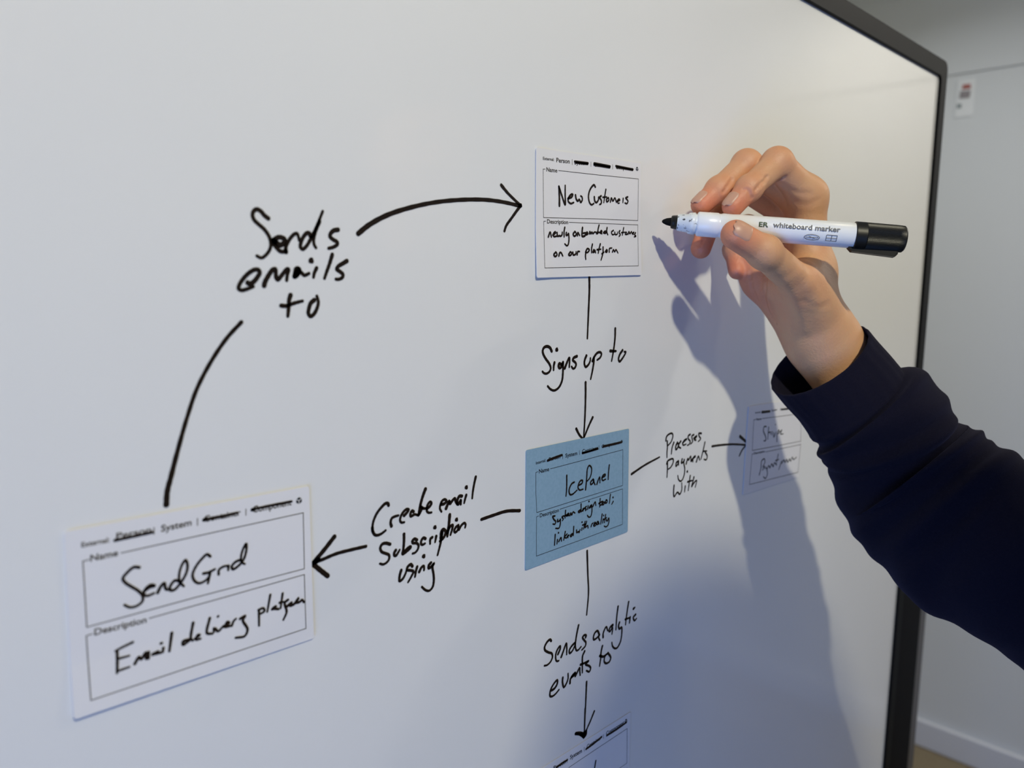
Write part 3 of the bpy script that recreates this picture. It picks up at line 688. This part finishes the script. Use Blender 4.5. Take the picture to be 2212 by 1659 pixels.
# skin: colour follows a 'flush' attribute (redder finger tips and knuckles)
m_skin = mat('skin', (0.50, 0.29, 0.18), 0.5, 0.4, bump=(650, 0.35, 0.0007))
def skin_nodes():
    nt = m_skin.node_tree; b = nt.nodes['Principled BSDF']
    at = nt.nodes.new('ShaderNodeAttribute'); at.attribute_name = 'flush'
    tc = nt.nodes.new('ShaderNodeTexCoord'); n = nt.nodes.new('ShaderNodeTexNoise'); n.inputs['Scale'].default_value = 70; n.inputs['Detail'].default_value = 4
    nt.links.new(tc.outputs['Object'], n.inputs['Vector'])
    add = nt.nodes.new('ShaderNodeMath'); add.operation = 'MULTIPLY_ADD'; add.inputs[1].default_value = 0.35; 
    nt.links.new(n.outputs['Fac'], add.inputs[0]); nt.links.new(at.outputs['Fac'], add.inputs[2])
    cr = nt.nodes.new('ShaderNodeValToRGB'); cr.color_ramp.elements[0].position = 0.1; cr.color_ramp.elements[0].color = (0.62, 0.35, 0.185, 1)
    cr.color_ramp.elements[1].position = 1.1; cr.color_ramp.elements[1].color = (0.64, 0.20, 0.11, 1)
    nt.links.new(add.outputs[0], cr.inputs[0]); nt.links.new(cr.outputs[0], b.inputs['Base Color'])
    b.inputs['Subsurface Weight'].default_value = 0.12; b.inputs['Subsurface Radius'].default_value = (1.0, 0.35, 0.2); b.inputs['Subsurface Scale'].default_value = 0.004
skin_nodes()
m_nail = mat('fingernail', (0.56, 0.31, 0.21), 0.38, 0.4)
m_navy = mat('navy_sweatshirt', (0.006, 0.0055, 0.013), 0.95, 0.1, bump=(1500, 0.5, 0.0006), var=(900, (0.007, 0.0065, 0.015), 0.35, 0.7))
m_navy.node_tree.nodes['Principled BSDF'].inputs['Sheen Weight'].default_value = 0.08
m_navy.node_tree.nodes['Principled BSDF'].inputs['Sheen Tint'].default_value = (0.3, 0.3, 0.6, 1)

# ------------------------------------------------------------------ the writing hand
J = dict(
 index=[(1745, 424, .556, 11.8), (1679, 352, .545, 10.2), (1618, 407, .536, 8.3), (1583, 446, .5335, 7.5)],
 middle=[(1735, 437, .572, 11.5), (1613, 355, .560, 9.8), (1552, 409, .551, 8.2), (1515, 443, .547, 7.5)],
 ring=[(1715, 470, .590, 11.0), (1600, 402, .580, 9.3), (1537, 470, .572, 8.2), (1514, 537, .566, 7.4)],
 little=[(1690, 520, .603, 10.0), (1615, 490, .600, 8.2), (1585, 540, .594, 7.3), (1592, 585, .588, 6.6)],
 thumb=[(1762, 690, .556, 14.5), (1722, 608, .537, 12.2), (1652, 545, .520, 10.7), (1589, 507, .5130, 9.9)])
def dshift(px): return float(np.interp(px, [1500, 1650, 1770, 1950, 2200], [0, 0, .016, .015, -.036]))
def jp(t): return at_d(t[0], t[1], t[2]+dshift(t[0]))
def make_hand():
    allp = np.array([jp(t) for f in J.values() for t in f]+[jp((1930, 900, .60))])
    F = Field(allp.min(0)-0.03, allp.max(0)+0.03, 0.00085)
    Pm = F.new()
    def c(a, b, k=0.010, **kw): F.cone(Pm, jp(a), jp(b), a[3]/1000, b[3]/1000, k, **kw)
    c((1752, 655, .568, 12.0), J['index'][0]); c((1757, 672, .578, 12.5), J['middle'][0]); c((1750, 682, .588, 12), J['ring'][0])
    c((1745, 690, .597, 12), J['little'][0])
    c((1770, 690, .558, 14.5), J['thumb'][1], 0.014)                       # thumb metacarpal
    c((1748, 700, .572, 15), (1690, 618, .565, 12.5), 0.014)                 # thenar pad
    c((1735, 600, .545, 9), (1762, 570, .560, 8), 0.016); c((1750, 640, .552, 12), (1765, 600, .562, 9), 0.016)   # web of the thumb
    c((1716, 694, .590, 14), (1645, 602, .592, 13), 0.012); c((1645, 602, .592, 13), (1614, 562, .592, 9.5), 0.010)   # heel of the palm
    c((1788, 727, .569, 16.8), (1905, 858, .572, 19), 0.014); c((1756, 746, .575, 16.4), (1850, 880, .575, 18.5), 0.014)  # wrist
    c((1756, 690, .567, 15), (1782, 732, .571, 19), 0.02)
    R = F.new(); first = True
    for nm, js in J.items():
        T = Pm.copy()
        for i in range(3):
            a, b = js[i], js[i+1]
            if nm == 'thumb' and i == 0: continue
            k = 0.012 if i == 0 else 0.0035
            F.cone(T, jp(a), jp(b), a[3]/1000*(0.95 if i else .97), b[3]/1000*0.97, k)
        # knuckle swellings and finger pad
        for i in ((1, 2) if nm != 'thumb' else (2,)): F.cone(T, jp(js[i]), jp(js[i]), js[i][3]/1000*1.02, js[i][3]/1000*1.02, 0.004)
        R = smin(R, T, 0.0010)
    # joint creases on the bent side of the fingers
    for nm in ('index', 'middle'):
        js = J[nm]
        for i in ((1, 2) if nm != 'thumb' else (2,)):
            a, b, c2 = jp(js[i-1]), jp(js[i]), jp(js[i+1])
            u = (a-b)/np.linalg.norm(a-b)+(c2-b)/np.linalg.norm(c2-b); nu = np.linalg.norm(u)
            if nu < 0.05: continue
            u /= nu; ax = np.cross(a-b, c2-b); ax /= np.linalg.norm(ax)
            q = b+u*js[i][3]/1000*1.02
            F.cone(R, q-ax*0.006, q+ax*0.006, 0.0008, 0.0008, 0.0025, op='cut')
    # dorsal knuckle wrinkles on the thumb
    js = J['thumb']; b = jp(js[2]); d = jp(js[3])-jp(js[1]); d /= np.linalg.norm(d); up = -RIGHT*0.3-FWD*0.6-DOWN*0.75; up -= d*up.dot(d); up /= np.linalg.norm(up); sd = np.cross(d, up)
    for s in (-0.0045, -0.0015, 0.002, 0.005):
        q = b+d*s+up*js[2][3]/1000*1.03
        F.cone(R, q-sd*0.0045-up*0.001, q+sd*0.0045-up*0.001, 0.0002, 0.0002, 0.0009, op='cut')
    V, Q = surface(F, R); V = relax(V, Q, 2, 0.5)
    # skin lines: grooves along the creases seen on the hand
    T = V[Q]; fn = np.cross(T[:, 2]-T[:, 0], T[:, 3]-T[:, 1]); Nn = np.zeros_like(V)
    for k in range(4):
        for c_ in range(3): Nn[:, c_] += np.bincount(Q[:, k], fn[:, c_], len(V))
    Nn /= np.maximum(np.linalg.norm(Nn, axis=1), 1e-12)[:, None]
    q = V-CAM; dp = q@FWD; qx = q@RIGHT/dp*FPX+CXP; qy = q@DOWN/dp*FPX+CYP
    def crease(pts, depth, width, s=2.675, x0=1360, y0=380):
        pl = catmull([(x0+a/s, y0+b/s) for a, b in pts], 10); anc = []
        for p_ in pl:
            m = np.where((qx-p_[0])**2+(qy-p_[1])**2 < 16)[0]
            if len(m): anc.append(V[m[dp[m].argmin()]])
        if not anc: return
        anc = np.array(anc); near = np.where(np.abs(V-anc.mean(0)).max(1) < 0.06)[0]
        d = np.min(np.linalg.norm(V[near][:, None, :]-anc[None], axis=2), axis=1)
        V[near] -= Nn[near]*(depth*np.exp(-(d/width)**2)-0.35*depth*np.exp(-((d-1.9*width)/width)**2))[:, None]
    crease([(782, 590), (776, 650), (772, 700), (795, 790), (835, 850)], 0.0008, 0.0016)
    crease([(690, 560), (700, 650), (740, 740)], 0.0006, 0.0014)
    crease([(430, 360), (400, 395), (372, 392)], 0.0003, 0.0009)
    crease([(1010, 735), (1080, 760), (1160, 745)], 0.00022, 0.0022)
    crease([(730, 90), (765, 50), (800, 10)], 0.0009, 0.0013); crease([(600, 20), (575, 60), (550, 100)], 0.0007, 0.0013)
    crease([(655, 75), (690, 100), (705, 140)], 0.0005, 0.0010); crease([(880, 60), (960, 100), (1050, 110)], 0.0003, 0.0018); crease([(940, 150), (1010, 175), (1090, 150)], 0.0002, 0.0018)
    crease([(1000, 560), (1060, 640), (1090, 740)], -0.0006, 0.0040); crease([(900, 620), (960, 760), (1010, 900)], -0.0005, 0.0035)
    # keep the largest shell open-ended inside the sleeve
    return V, Q
person = empty('person', (0.9, -0.75, 0), 'person in a navy sweatshirt writing on the whiteboard with the right hand', 'person')
V, Q = make_hand()
hand = np_mesh('body', V, Q, m_skin, person)
hand['label'] = 'right hand holding the marker between thumb and fingertips'
fl = np.zeros(len(V))
for nm, js in J.items():
    t = jp(js[3]); fl = np.maximum(fl, 0.85*np.exp(-(np.linalg.norm(V-t, axis=1)/0.016)**2))
    if nm != 'thumb':
        t = jp(js[2]); fl = np.maximum(fl, 0.35*np.exp(-(np.linalg.norm(V-t, axis=1)/0.012)**2))
    t = jp(js[1]); fl = np.maximum(fl, 0.3*np.exp(-(np.linalg.norm(V-t, axis=1)/0.014)**2))
t = at_d(1620, 620, .592); fl = np.maximum(fl, 0.6*np.exp(-(np.linalg.norm(V-t, axis=1)/0.03)**2))
at_ = hand.data.attributes.new('flush', 'FLOAT', 'POINT'); at_.data.foreach_set('value', fl.astype(np.float32))
def nail(label, js, nrm, wid, length, back, lift=0.0003):
    b0, t0 = jp(js[2]), jp(js[3]); ax = t0-b0; Ls = np.linalg.norm(ax); ax /= Ls
    n = RIGHT*nrm[0]+DOWN*nrm[1]+FWD*nrm[2]; n -= ax*n.dot(ax); n /= np.linalg.norm(n); sd = np.cross(ax, n)
    r0 = js[3][3]/1000*0.97; c = t0-ax*back; nu, nv = 14, 14; V = []; half = wid/2/r0
    rb = js[2][3]/1000*.97
    for j in range(nv+1):
        v = j/nv; s = -length/2+length*v
        wv = 1-0.55*max(0, (v-0.72)/0.28)**2.2-0.25*max(0, (0.25-v)/0.25)**2
        for i in range(nu+1):
            u = (i/nu*2-1)*half*wv
            ss = s+(-0.0016 if v > .99 else 0)*(abs(i/nu*2-1)**2)
            base = c+ax*ss; tt = max(0, (base-t0).dot(ax)); rr = math.sqrt(max(r0*r0-tt*tt*0.75, 1e-8)) if tt > 0 else r0+(rb-r0)*min(1, -(base-t0).dot(ax)/Ls)
            edge = max(abs(i/nu*2-1), 1-v*4 if v < .25 else 0)
            rr += lift-0.0005*(max(0, edge-0.8)/0.2)**2
            V.append(base+(n*math.cos(u)+sd*math.sin(u))*rr)
    Fc = [(j*(nu+1)+i, j*(nu+1)+i+1, (j+1)*(nu+1)+i+1, (j+1)*(nu+1)+i) for j in range(nv) for i in range(nu)]
    o = mesh_obj('fingernail', V, Fc, m_nail, None, True)
    o.parent = hand; o.matrix_parent_inverse = hand.matrix_parent_inverse.inverted() if False else Matrix.Identity(4)
    o['label'] = label; return o
nail('nail of the index finger', J['index'], (-0.86, -0.25, -0.55), 0.0115, 0.0120, 0.0005)
nail('nail of the middle finger', J['middle'], (-0.86, -0.3, -0.50), 0.0115, 0.0120, 0.0005)
nail('thumb nail', J['thumb'], (-0.15, -0.42, -0.92), 0.0145, 0.0135, -0.0008)

# ------------------------------------------------------------------ sleeve: stations given by the two silhouette points and a depth
ST = [((1860, 704), (1681, 854), .564), ((1885, 735), (1702, 880), .564), ((1915, 768), (1735, 915), .564), ((1940, 798), (1756, 946), .564),
      ((1950, 803), (1760, 960), .564), ((1978, 797), (1764, 976), .564), ((2015, 824), (1786, 1004), .562), ((2033, 858), (1800, 1026), .563), ((2038, 892), (1812, 1060), .564),
      ((2075, 914), (1828, 1120), .565), ((2105, 934), (1848, 1158), .566), ((2127, 950), (1885, 1202), .567), ((2152, 961), (1930, 1252), .568), ((2196, 984), (1985, 1314), .569),
      ((2245, 1030), (2060, 1352), .570), ((2310, 1100), (2140, 1396), .572), ((2390, 1200), (2225, 1450), .575), ((2480, 1300), (2330, 1600), .58)]
def sleeve():
    cs = []; ua = []
    for (u, l, d) in ST:
        m_ = dshift((u[0]+l[0])/2); U, L = at_d(u[0], u[1], d+m_), at_d(l[0], l[1], d+m_); cs.append((U+L)/2); ua.append((U-L)/2)
    # elbow, upper arm and shoulder beyond the frame
    ext = [((0.64, -0.40, H0-0.30), (0.02, 0.045, 0.045)), ((0.74, -0.50, H0-0.27), (-0.035, 0.03, 0.05)), ((0.83, -0.60, H0-0.16), (-0.045, 0.02, 0.05)), ((0.90, -0.68, H0-0.02), (-0.05, 0.02, 0.055))]
    for c, a in ext: cs.append(np.array(c)); ua.append(np.array(a))
    n = len(cs); cs = np.array(cs); ua = np.array(ua)
    # resample
    T = np.linspace(0, n-1, 150); Cc = np.array([[np.interp(t, range(n), cs[:, k]) for k in range(3)] for t in T]); Ua = np.array([[np.interp(t, range(n), ua[:, k]) for k in range(3)] for t in T])
    def sm(a):
        b = a.copy(); b[1:-1] = (a[:-2]+2*a[1:-1]+a[2:])/4; return b
    for _ in range(3): Cc = sm(Cc); Ua = sm(Ua)
    V = []; nt_ = 96
    for i in range(len(T)):
        d = Cc[min(i+1, len(T)-1)]-Cc[max(i-1, 0)]; d /= np.linalg.norm(d); u = Ua[i]; ru = np.linalg.norm(u)
        u = u-d*u.dot(d)*0.25
        w = np.cross(d, u); w /= np.linalg.norm(w)
        if w.dot(FWD) > 0: w = -w
        for j in range(nt_):
            a = 2*math.pi*j/nt_; ca, sa = math.cos(a), math.sin(a); t = T[i]
            f = 0.0
            if t > 4:                                     # slanting creases in the gathered cloth
                g = min(1, (t-4)/2)
                f += 0.0030*g*math.sin(t*2.6+2.0*sa+1.3*math.sin(a*2+t*.3))*(0.4+0.6*max(0, sa+0.3))
                f += 0.0018*g*math.sin(t*5.3-2.5*ca+a)
                f *= 0.3+0.7*abs(sa)
            if 3.2 < t < 5: f -= 0.0022*math.exp(-((t-4.0-0.25*sa)/0.28)**2)
            rib = 0.00025*math.sin(j*24*2*math.pi/nt_) if t < 3.7 else 0
            sag = FWD*0.0
            # the opening of the cuff leans toward the viewer
            lean = d*(-1)*0.0
            if t < 3.5: lean = d*(0.010*max(0, sa)-0.012*max(0, -sa))*(1-t/3.5)
            V.append(Cc[i]+u*ca*(1+(f+rib)/ru)+w*sa*(ru*0.86+f+rib)+lean)
    rows = len(T)
    Fs = [(i*nt_+j, i*nt_+(j+1) % nt_, (i+1)*nt_+(j+1) % nt_, (i+1)*nt_+j) for i in range(rows-1) for j in range(nt_)]
    # rolled rim and inner lining of the cuff
    V = np.array(V); base = len(V); inner = []
    d0 = Cc[2]-Cc[0]; d0 /= np.linalg.norm(d0)
    rim = V[:nt_]; c0 = rim.mean(0)
    for (off, sc) in ((-0.0008, 0.985), (-0.0006, 0.965), (0.002, 0.955), (0.015, 0.93), (0.035, 0.9), (0.055, 0.86)):
        inner.append(c0+(rim-c0)*sc+d0*off)
    V = np.vstack([V]+inner)
    for r in range(len(inner)):
        a0 = 0 if r == 0 else base+(r-1)*nt_; b0 = base+r*nt_
        Fs += [(b0+j, b0+(j+1) % nt_, a0+(j+1) % nt_, a0+j) for j in range(nt_)]
    cut = 3.75; rowc = int(np.searchsorted(T, cut))
    me_c = [f for f in Fs if all((k < (rowc+1)*nt_) or k >= base for k in f)]
    me_s = [f for f in Fs if all(rowc*nt_ <= k < base for k in f)]
    def part(name, fs, parent):
        use = sorted({k for f in fs for k in f}); mp = {k: i for i, k in enumerate(use)}
        return mesh_obj(name, V[use], [tuple(mp[k] for k in f) for f in fs], m_navy, parent, True)
    s = part('sleeve', me_s, person); s['label'] = 'navy sweatshirt sleeve with folds'
    c = part('cuff', me_c, person); c['label'] = 'wide navy cuff folded round the wrist'
sleeve()

# ------------------------------------------------------------------ marker
MA, MBp = at_d(1430, 478, .5405), at_d(1953, 517, .516)
def marker():
    ax = MBp-MA; L = np.linalg.norm(ax); ax /= L
    up = -DOWN-ax*(-DOWN).dot(ax); up /= np.linalg.norm(up); sd = np.cross(ax, up)   # sd: toward / away from the viewer
    if sd.dot(FWD) > 0: sd = -sd
    root = empty('whiteboard_marker', tuple(MA), 'white whiteboard marker with a black cap on its end, held in the hand', 'marker')
    def px(x): return (x-1430)/(1953-1430)*L
    def lathe(name, prof, m, n=48, rib=None):
        V = []; Fs = []
        for (s, r) in prof:
            for j in range(n):
                a = 2*math.pi*j/n; rr = r
                if rib and rib[0] <= s <= rib[1]: rr = r-(0.0003 if j % 2 else 0)
                V.append(MA+ax*s+(up*math.cos(a)+sd*math.sin(a))*rr)
        for i in range(len(prof)-1):
            for j in range(n): Fs.append((i*n+j, i*n+(j+1) % n, (i+1)*n+(j+1) % n, (i+1)*n+j))
        Fs.append(tuple(range(n))); Fs.append(tuple(range((len(prof)-1)*n, len(prof)*n))[::-1])
        return mesh_obj(name, V, Fs, m, root, rib is None)
    m_white = mat('white_plastic', (0.80, 0.82, 0.86), 0.28, 0.5)
    m_speck = mat('ink_stained_collar', (0.72, 0.76, 0.80), 0.35, 0.5, var=(420, (0.02, 0.02, 0.03), 0.60, 0.66))
    m_felt = mat('black_felt', (0.006, 0.006, 0.006), 0.9, 0.1)
    m_cap = mat('black_plastic', (0.006, 0.006, 0.005), 0.42, 0.35)
    lathe('felt_tip', [(0, 0.0006), (0.001, 0.0014), (0.003, 0.0023), (0.0055, 0.0028), (px(1455), 0.0029)], m_felt, 24)
    lathe('tip_holder', [(px(1450), 0.0030), (px(1451), 0.0042), (px(1455), 0.0045), (px(1465), 0.0048)], m_cap, 32)
    lathe('collar', [(px(1464), 0.0050), (px(1466), 0.0056), (px(1488), 0.0062), (px(1490), 0.0070), (px(1503), 0.0075), (px(1505), 0.0068), (px(1512), 0.0068)], m_speck, 40)
    lathe('barrel', [(px(1508), 0.0070), (px(1509), 0.0078), (px(1512), 0.0082), (px(1553), 0.0083), (px(1556), 0.0078), (px(1560), 0.0078), (px(1564), 0.0082), (px(1700), 0.0083), (px(1849), 0.0083), (px(1851), 0.0078)], m_white, 48)
    lathe('cap', [(px(1847), 0.0078), (px(1847.5), 0.0088), (px(1849), 0.0092), (px(1870), 0.0092), (px(1872), 0.0091), (px(1938), 0.0088), (px(1950), 0.0086), (px(1953), 0.0078), (px(1953.5), 0.0045)], m_cap, 128, rib=(px(1871), px(1940)))
    # clip lug along the underside of the cap
    V = []; pr = [(px(1838), 0.0085), (px(1846), 0.0108), (px(1936), 0.0122), (px(1941), 0.0104), (px(1942), 0.006)]
    for (s, r) in pr:
        for w in (-0.0026, 0.0026): V.append(MA+ax*s-up*r+sd*w)
        for w in (-0.0030, 0.0030): V.append(MA+ax*s-up*0.006+sd*w)
    Fs = []
    for i in range(len(pr)-1):
        a, b = i*4, (i+1)*4; Fs += [(a, a+1, b+1, b), (a+1, a+3, b+3, b+1), (a+3, a+2, b+2, b+3), (a+2, a, b, b+2)]
    Fs += [(0, 2, 3, 1), (16, 17, 19, 18)]
    mesh_obj('cap_lug', V, Fs, m_cap, root)
    # lettering wrapped on the barrel
    R = 0.0083+0.00035
    def wrap(name, txt, x0, x1, size, off, m, label=None):
        v, f = text_mesh(txt); mn, mx = v[:, 0].min(), v[:, 0].max(); out = []
        for p in v:
            s = px(x0)+(px(x1)-px(x0))*(p[0]-mn)/(mx-mn); h = off+p[1]*size
            a = h/R; out.append(MA+ax*s+(sd*math.cos(a)+up*math.sin(a))*R)
        o = mesh_obj(name, out, f, m, root)
        if label: o['label'] = label
    m_g = mat('grey_lettering', (0.10, 0.10, 0.11), 0.5); m_gr = mat('green_lettering', (0.03, 0.06, 0.02), 0.5)
    wrap('printed_text', 'whiteboard marker', 1671, 1813, 0.0050, -0.0002, m_g, 'grey printed "whiteboard marker"')
    wrap('printed_text', 'ER', 1641, 1661, 0.0046, -0.0004, m_gr, 'dark green printed "ER", the end of a hidden word')
    def shape(lines, w=0.00035):
        mb = MB()
        for pts, closed in lines:
            pp = pts+[pts[0]] if closed else pts
            for a, b in zip(pp[:-1], pp[1:]):
                a = np.array(a); b = np.array(b); d = (b-a)/np.linalg.norm(b-a); nn = np.array([-d[1], d[0]])*w/2
                q = [a+nn, b+nn, b-nn, a-nn]
                mb.add([MA+ax*t[0]+(sd*math.cos(t[1]/R)+up*math.sin(t[1]/R))*R for t in q], [(0, 1, 2, 3)])
        return mb
    e0 = (px(1756), -0.0050); el = [(e0[0]+0.0048*math.cos(t*math.pi/12), e0[1]+0.0019*math.sin(t*math.pi/12)) for t in range(24)]
    o = shape([(el, True), ([(e0[0]-0.004, e0[1]), (e0[0]+0.004, e0[1])], False), ([(e0[0]-0.002, e0[1]+.0007), (e0[0]+0.002, e0[1]-0.0007)], False)]).build('printed_symbol', m_g, root); o['label'] = 'grey oval mark'
    r0 = (px(1797), -0.0046); rc = [(r0[0]-0.0033, r0[1]-0.0020), (r0[0]+0.0033, r0[1]-0.0020), (r0[0]+0.0033, r0[1]+0.0020), (r0[0]-0.0033, r0[1]+0.0020)]
    o = shape([(rc, True), ([(r0[0], r0[1]-0.002), (r0[0], r0[1]+0.002)], False), ([(r0[0]-0.0033, r0[1]), (r0[0]+0.0033, r0[1])], False)]).build('printed_symbol', m_g, root); o['label'] = 'grey square mark'
marker()
# ------------------------------------------------------------------ the two people beyond the frame (they throw the soft shadows)
m_hair = mat('dark_brown_hair', (0.03, 0.018, 0.010), 0.6, 0.3, bump=(220, 0.6, 0.002))
m_jeans = mat('dark_trousers', (0.02, 0.025, 0.04), 0.9, 0.2)
m_shoe = mat('shoe_leather', (0.03, 0.02, 0.015), 0.5, 0.4)
m_grey_top = mat('grey_jumper', (0.10, 0.10, 0.11), 0.9, 0.2)
def figure(root, foot, face, top_z, top_mat, right_arm=True, head_shift=(0, 0)):
    """standing figure; face = unit direction it looks, foot = (x, y)"""
    fx, fy = face; rx, ry = fy, -fx                                     # right-hand side
    s = top_z/1.80
    def w(r, f, z): return np.array([foot[0]+rx*r*s+fx*f*s, foot[1]+ry*r*s+fy*f*s, z*s])
    def build(name, prims, m, h=0.008, k0=0.03):
        pts = np.array([p for q in prims for p in (q[0], q[1])]); R = max(max(q[2], q[3]) for q in prims)
        F = Field(pts.min(0)-R*s-0.02, pts.max(0)+R*s+0.02, h); D = F.new()
        for q in prims: F.cone(D, q[0], q[1], q[2]*s, q[3]*s, q[4] if len(q) > 4 else k0, flat=q[5] if len(q) > 5 else None)
        V, Q = surface(F, D); return np_mesh(name, relax(V, Q, 2), Q, m, root)
    hx, hy = head_shift
    fd = (fx, fy, 0)
    wh = lambda r, f, z: w(r+hx, f+hy, z)
    # head, neck and hands: one skin mesh
    head = [(wh(0, 0.0, 1.70), wh(0, 0.005, 1.66), .092, .086, .02), (wh(0, 0.035, 1.62), wh(0, 0.045, 1.60), .060, .050, .03), (wh(0, -0.02, 1.58), w(0, -0.03, 1.44), .055, .062, .03),
            (wh(0, 0.098, 1.675), wh(0, 0.112, 1.645), .009, .013, .012), (wh(.082, -0.005, 1.67), wh(.086, -0.01, 1.645), .014, .010, .006), (wh(-.082, -0.005, 1.67), wh(-.086, -0.01, 1.645), .014, .010, .006),
            (wh(-.018, 0.092, 1.607), wh(.018, 0.092, 1.607), .007, .007, .006), (wh(-.03, 0.085, 1.705), wh(.03, 0.085, 1.705), .010, .010, .012)]
    arms = [(-1, True)]+([(1, True)] if right_arm else [])
    for sg, _ in arms:
        head += [(w(sg*.235, 0.02, 0.90), w(sg*.24, 0.035, .83), .027, .033, .012, (( rx, ry, 0), 1.5)), (w(sg*.225, .045, .84), w(sg*.215, .07, .79), .012, .010, .006)]
        for q, (dl, zz) in enumerate(((.052, .745), (.036, .735), (.018, .74), (.002, .755))):
            head.append((w(sg*.24, dl, .81), w(sg*.235, dl+.012, zz), .011, .008, .004))
        head += [(w(0, -.03, 1.45), w(sg*.19, -.01, 1.37), .04, .04, .02), (w(sg*.19, -.01, 1.37), w(sg*.25, -.02, 1.13), .04, .034, .02), (w(sg*.25, -.02, 1.13), w(sg*.236, .02, .90), .034, .026, .02)]
    build('body' if right_arm else 'head', head, m_skin, 0.006)
    hair = [(wh(0, -0.015, 1.725), wh(0, -0.02, 1.70), .098, .098, .02), (wh(0, -0.045, 1.66), wh(0, -0.05, 1.61), .075, .06, .02)]
    h = build('hair', hair, m_hair, 0.006)
    torso = [(w(-.13, -.01, 1.36), w(.13, -.01, 1.36), .085, .085, .05, (fd, 1.15)), (w(0, 0, 1.34), w(0, 0, .98), .16, .145, .06, (fd, 1.35)), (w(-.06, -.02, 1.05), w(.06, -.02, 1.05), .13, .13, .05, (fd, 1.25)), (w(0, -.02, 1.42), w(0, -.025, 1.46), .075, .068, .03)]
    for sg, _ in arms: torso += [(w(sg*.19, -.01, 1.37), w(sg*.25, -.02, 1.13), .066, .052, .04), (w(sg*.25, -.02, 1.13), w(sg*.238, .02, .92), .052, .040, .02)]
    if not right_arm: torso += [(w(.17, 0, 1.37), np.array([0.90, -0.68, H0-0.02]), .066, .058/s, .05)]
    build('sweatshirt' if top_mat is m_navy else 'jumper', torso, top_mat)
    legs = []
    for sg in (-1, 1): legs += [(w(sg*.085, 0, .95), w(sg*.10, .01, .50), .10, .068, .05), (w(sg*.10, .01, .50), w(sg*.105, -.01, .10), .066, .048, .02)]
    legs.append((w(-.06, 0, .97), w(.06, 0, .97), .13, .13, .05, (fd, 1.25)))
    build('trousers', legs, m_jeans, 0.009)
    for sg in (-1, 1): build('shoe', [(w(sg*.105, -.04, .045), w(sg*.12, .13, .034), .042, .034, .01), (w(sg*.105, -.01, .10), w(sg*.105, -.02, .05), .044, .04, .02)], m_shoe, 0.006)
def unit(x, y): n = math.hypot(x, y); return (x/n, y/n)
figure(person, (0.93, -0.86), unit(-0.35, 1), 1.80, m_navy, right_arm=False)
ph = empty('person', (-0.2, -0.72, 0), 'person in a grey jumper standing behind the viewpoint, outside the picture', 'person')
figure(ph, (0.10, -0.78), unit(.75, 1), 1.88, m_grey_top, head_shift=(0.0, 0.13))
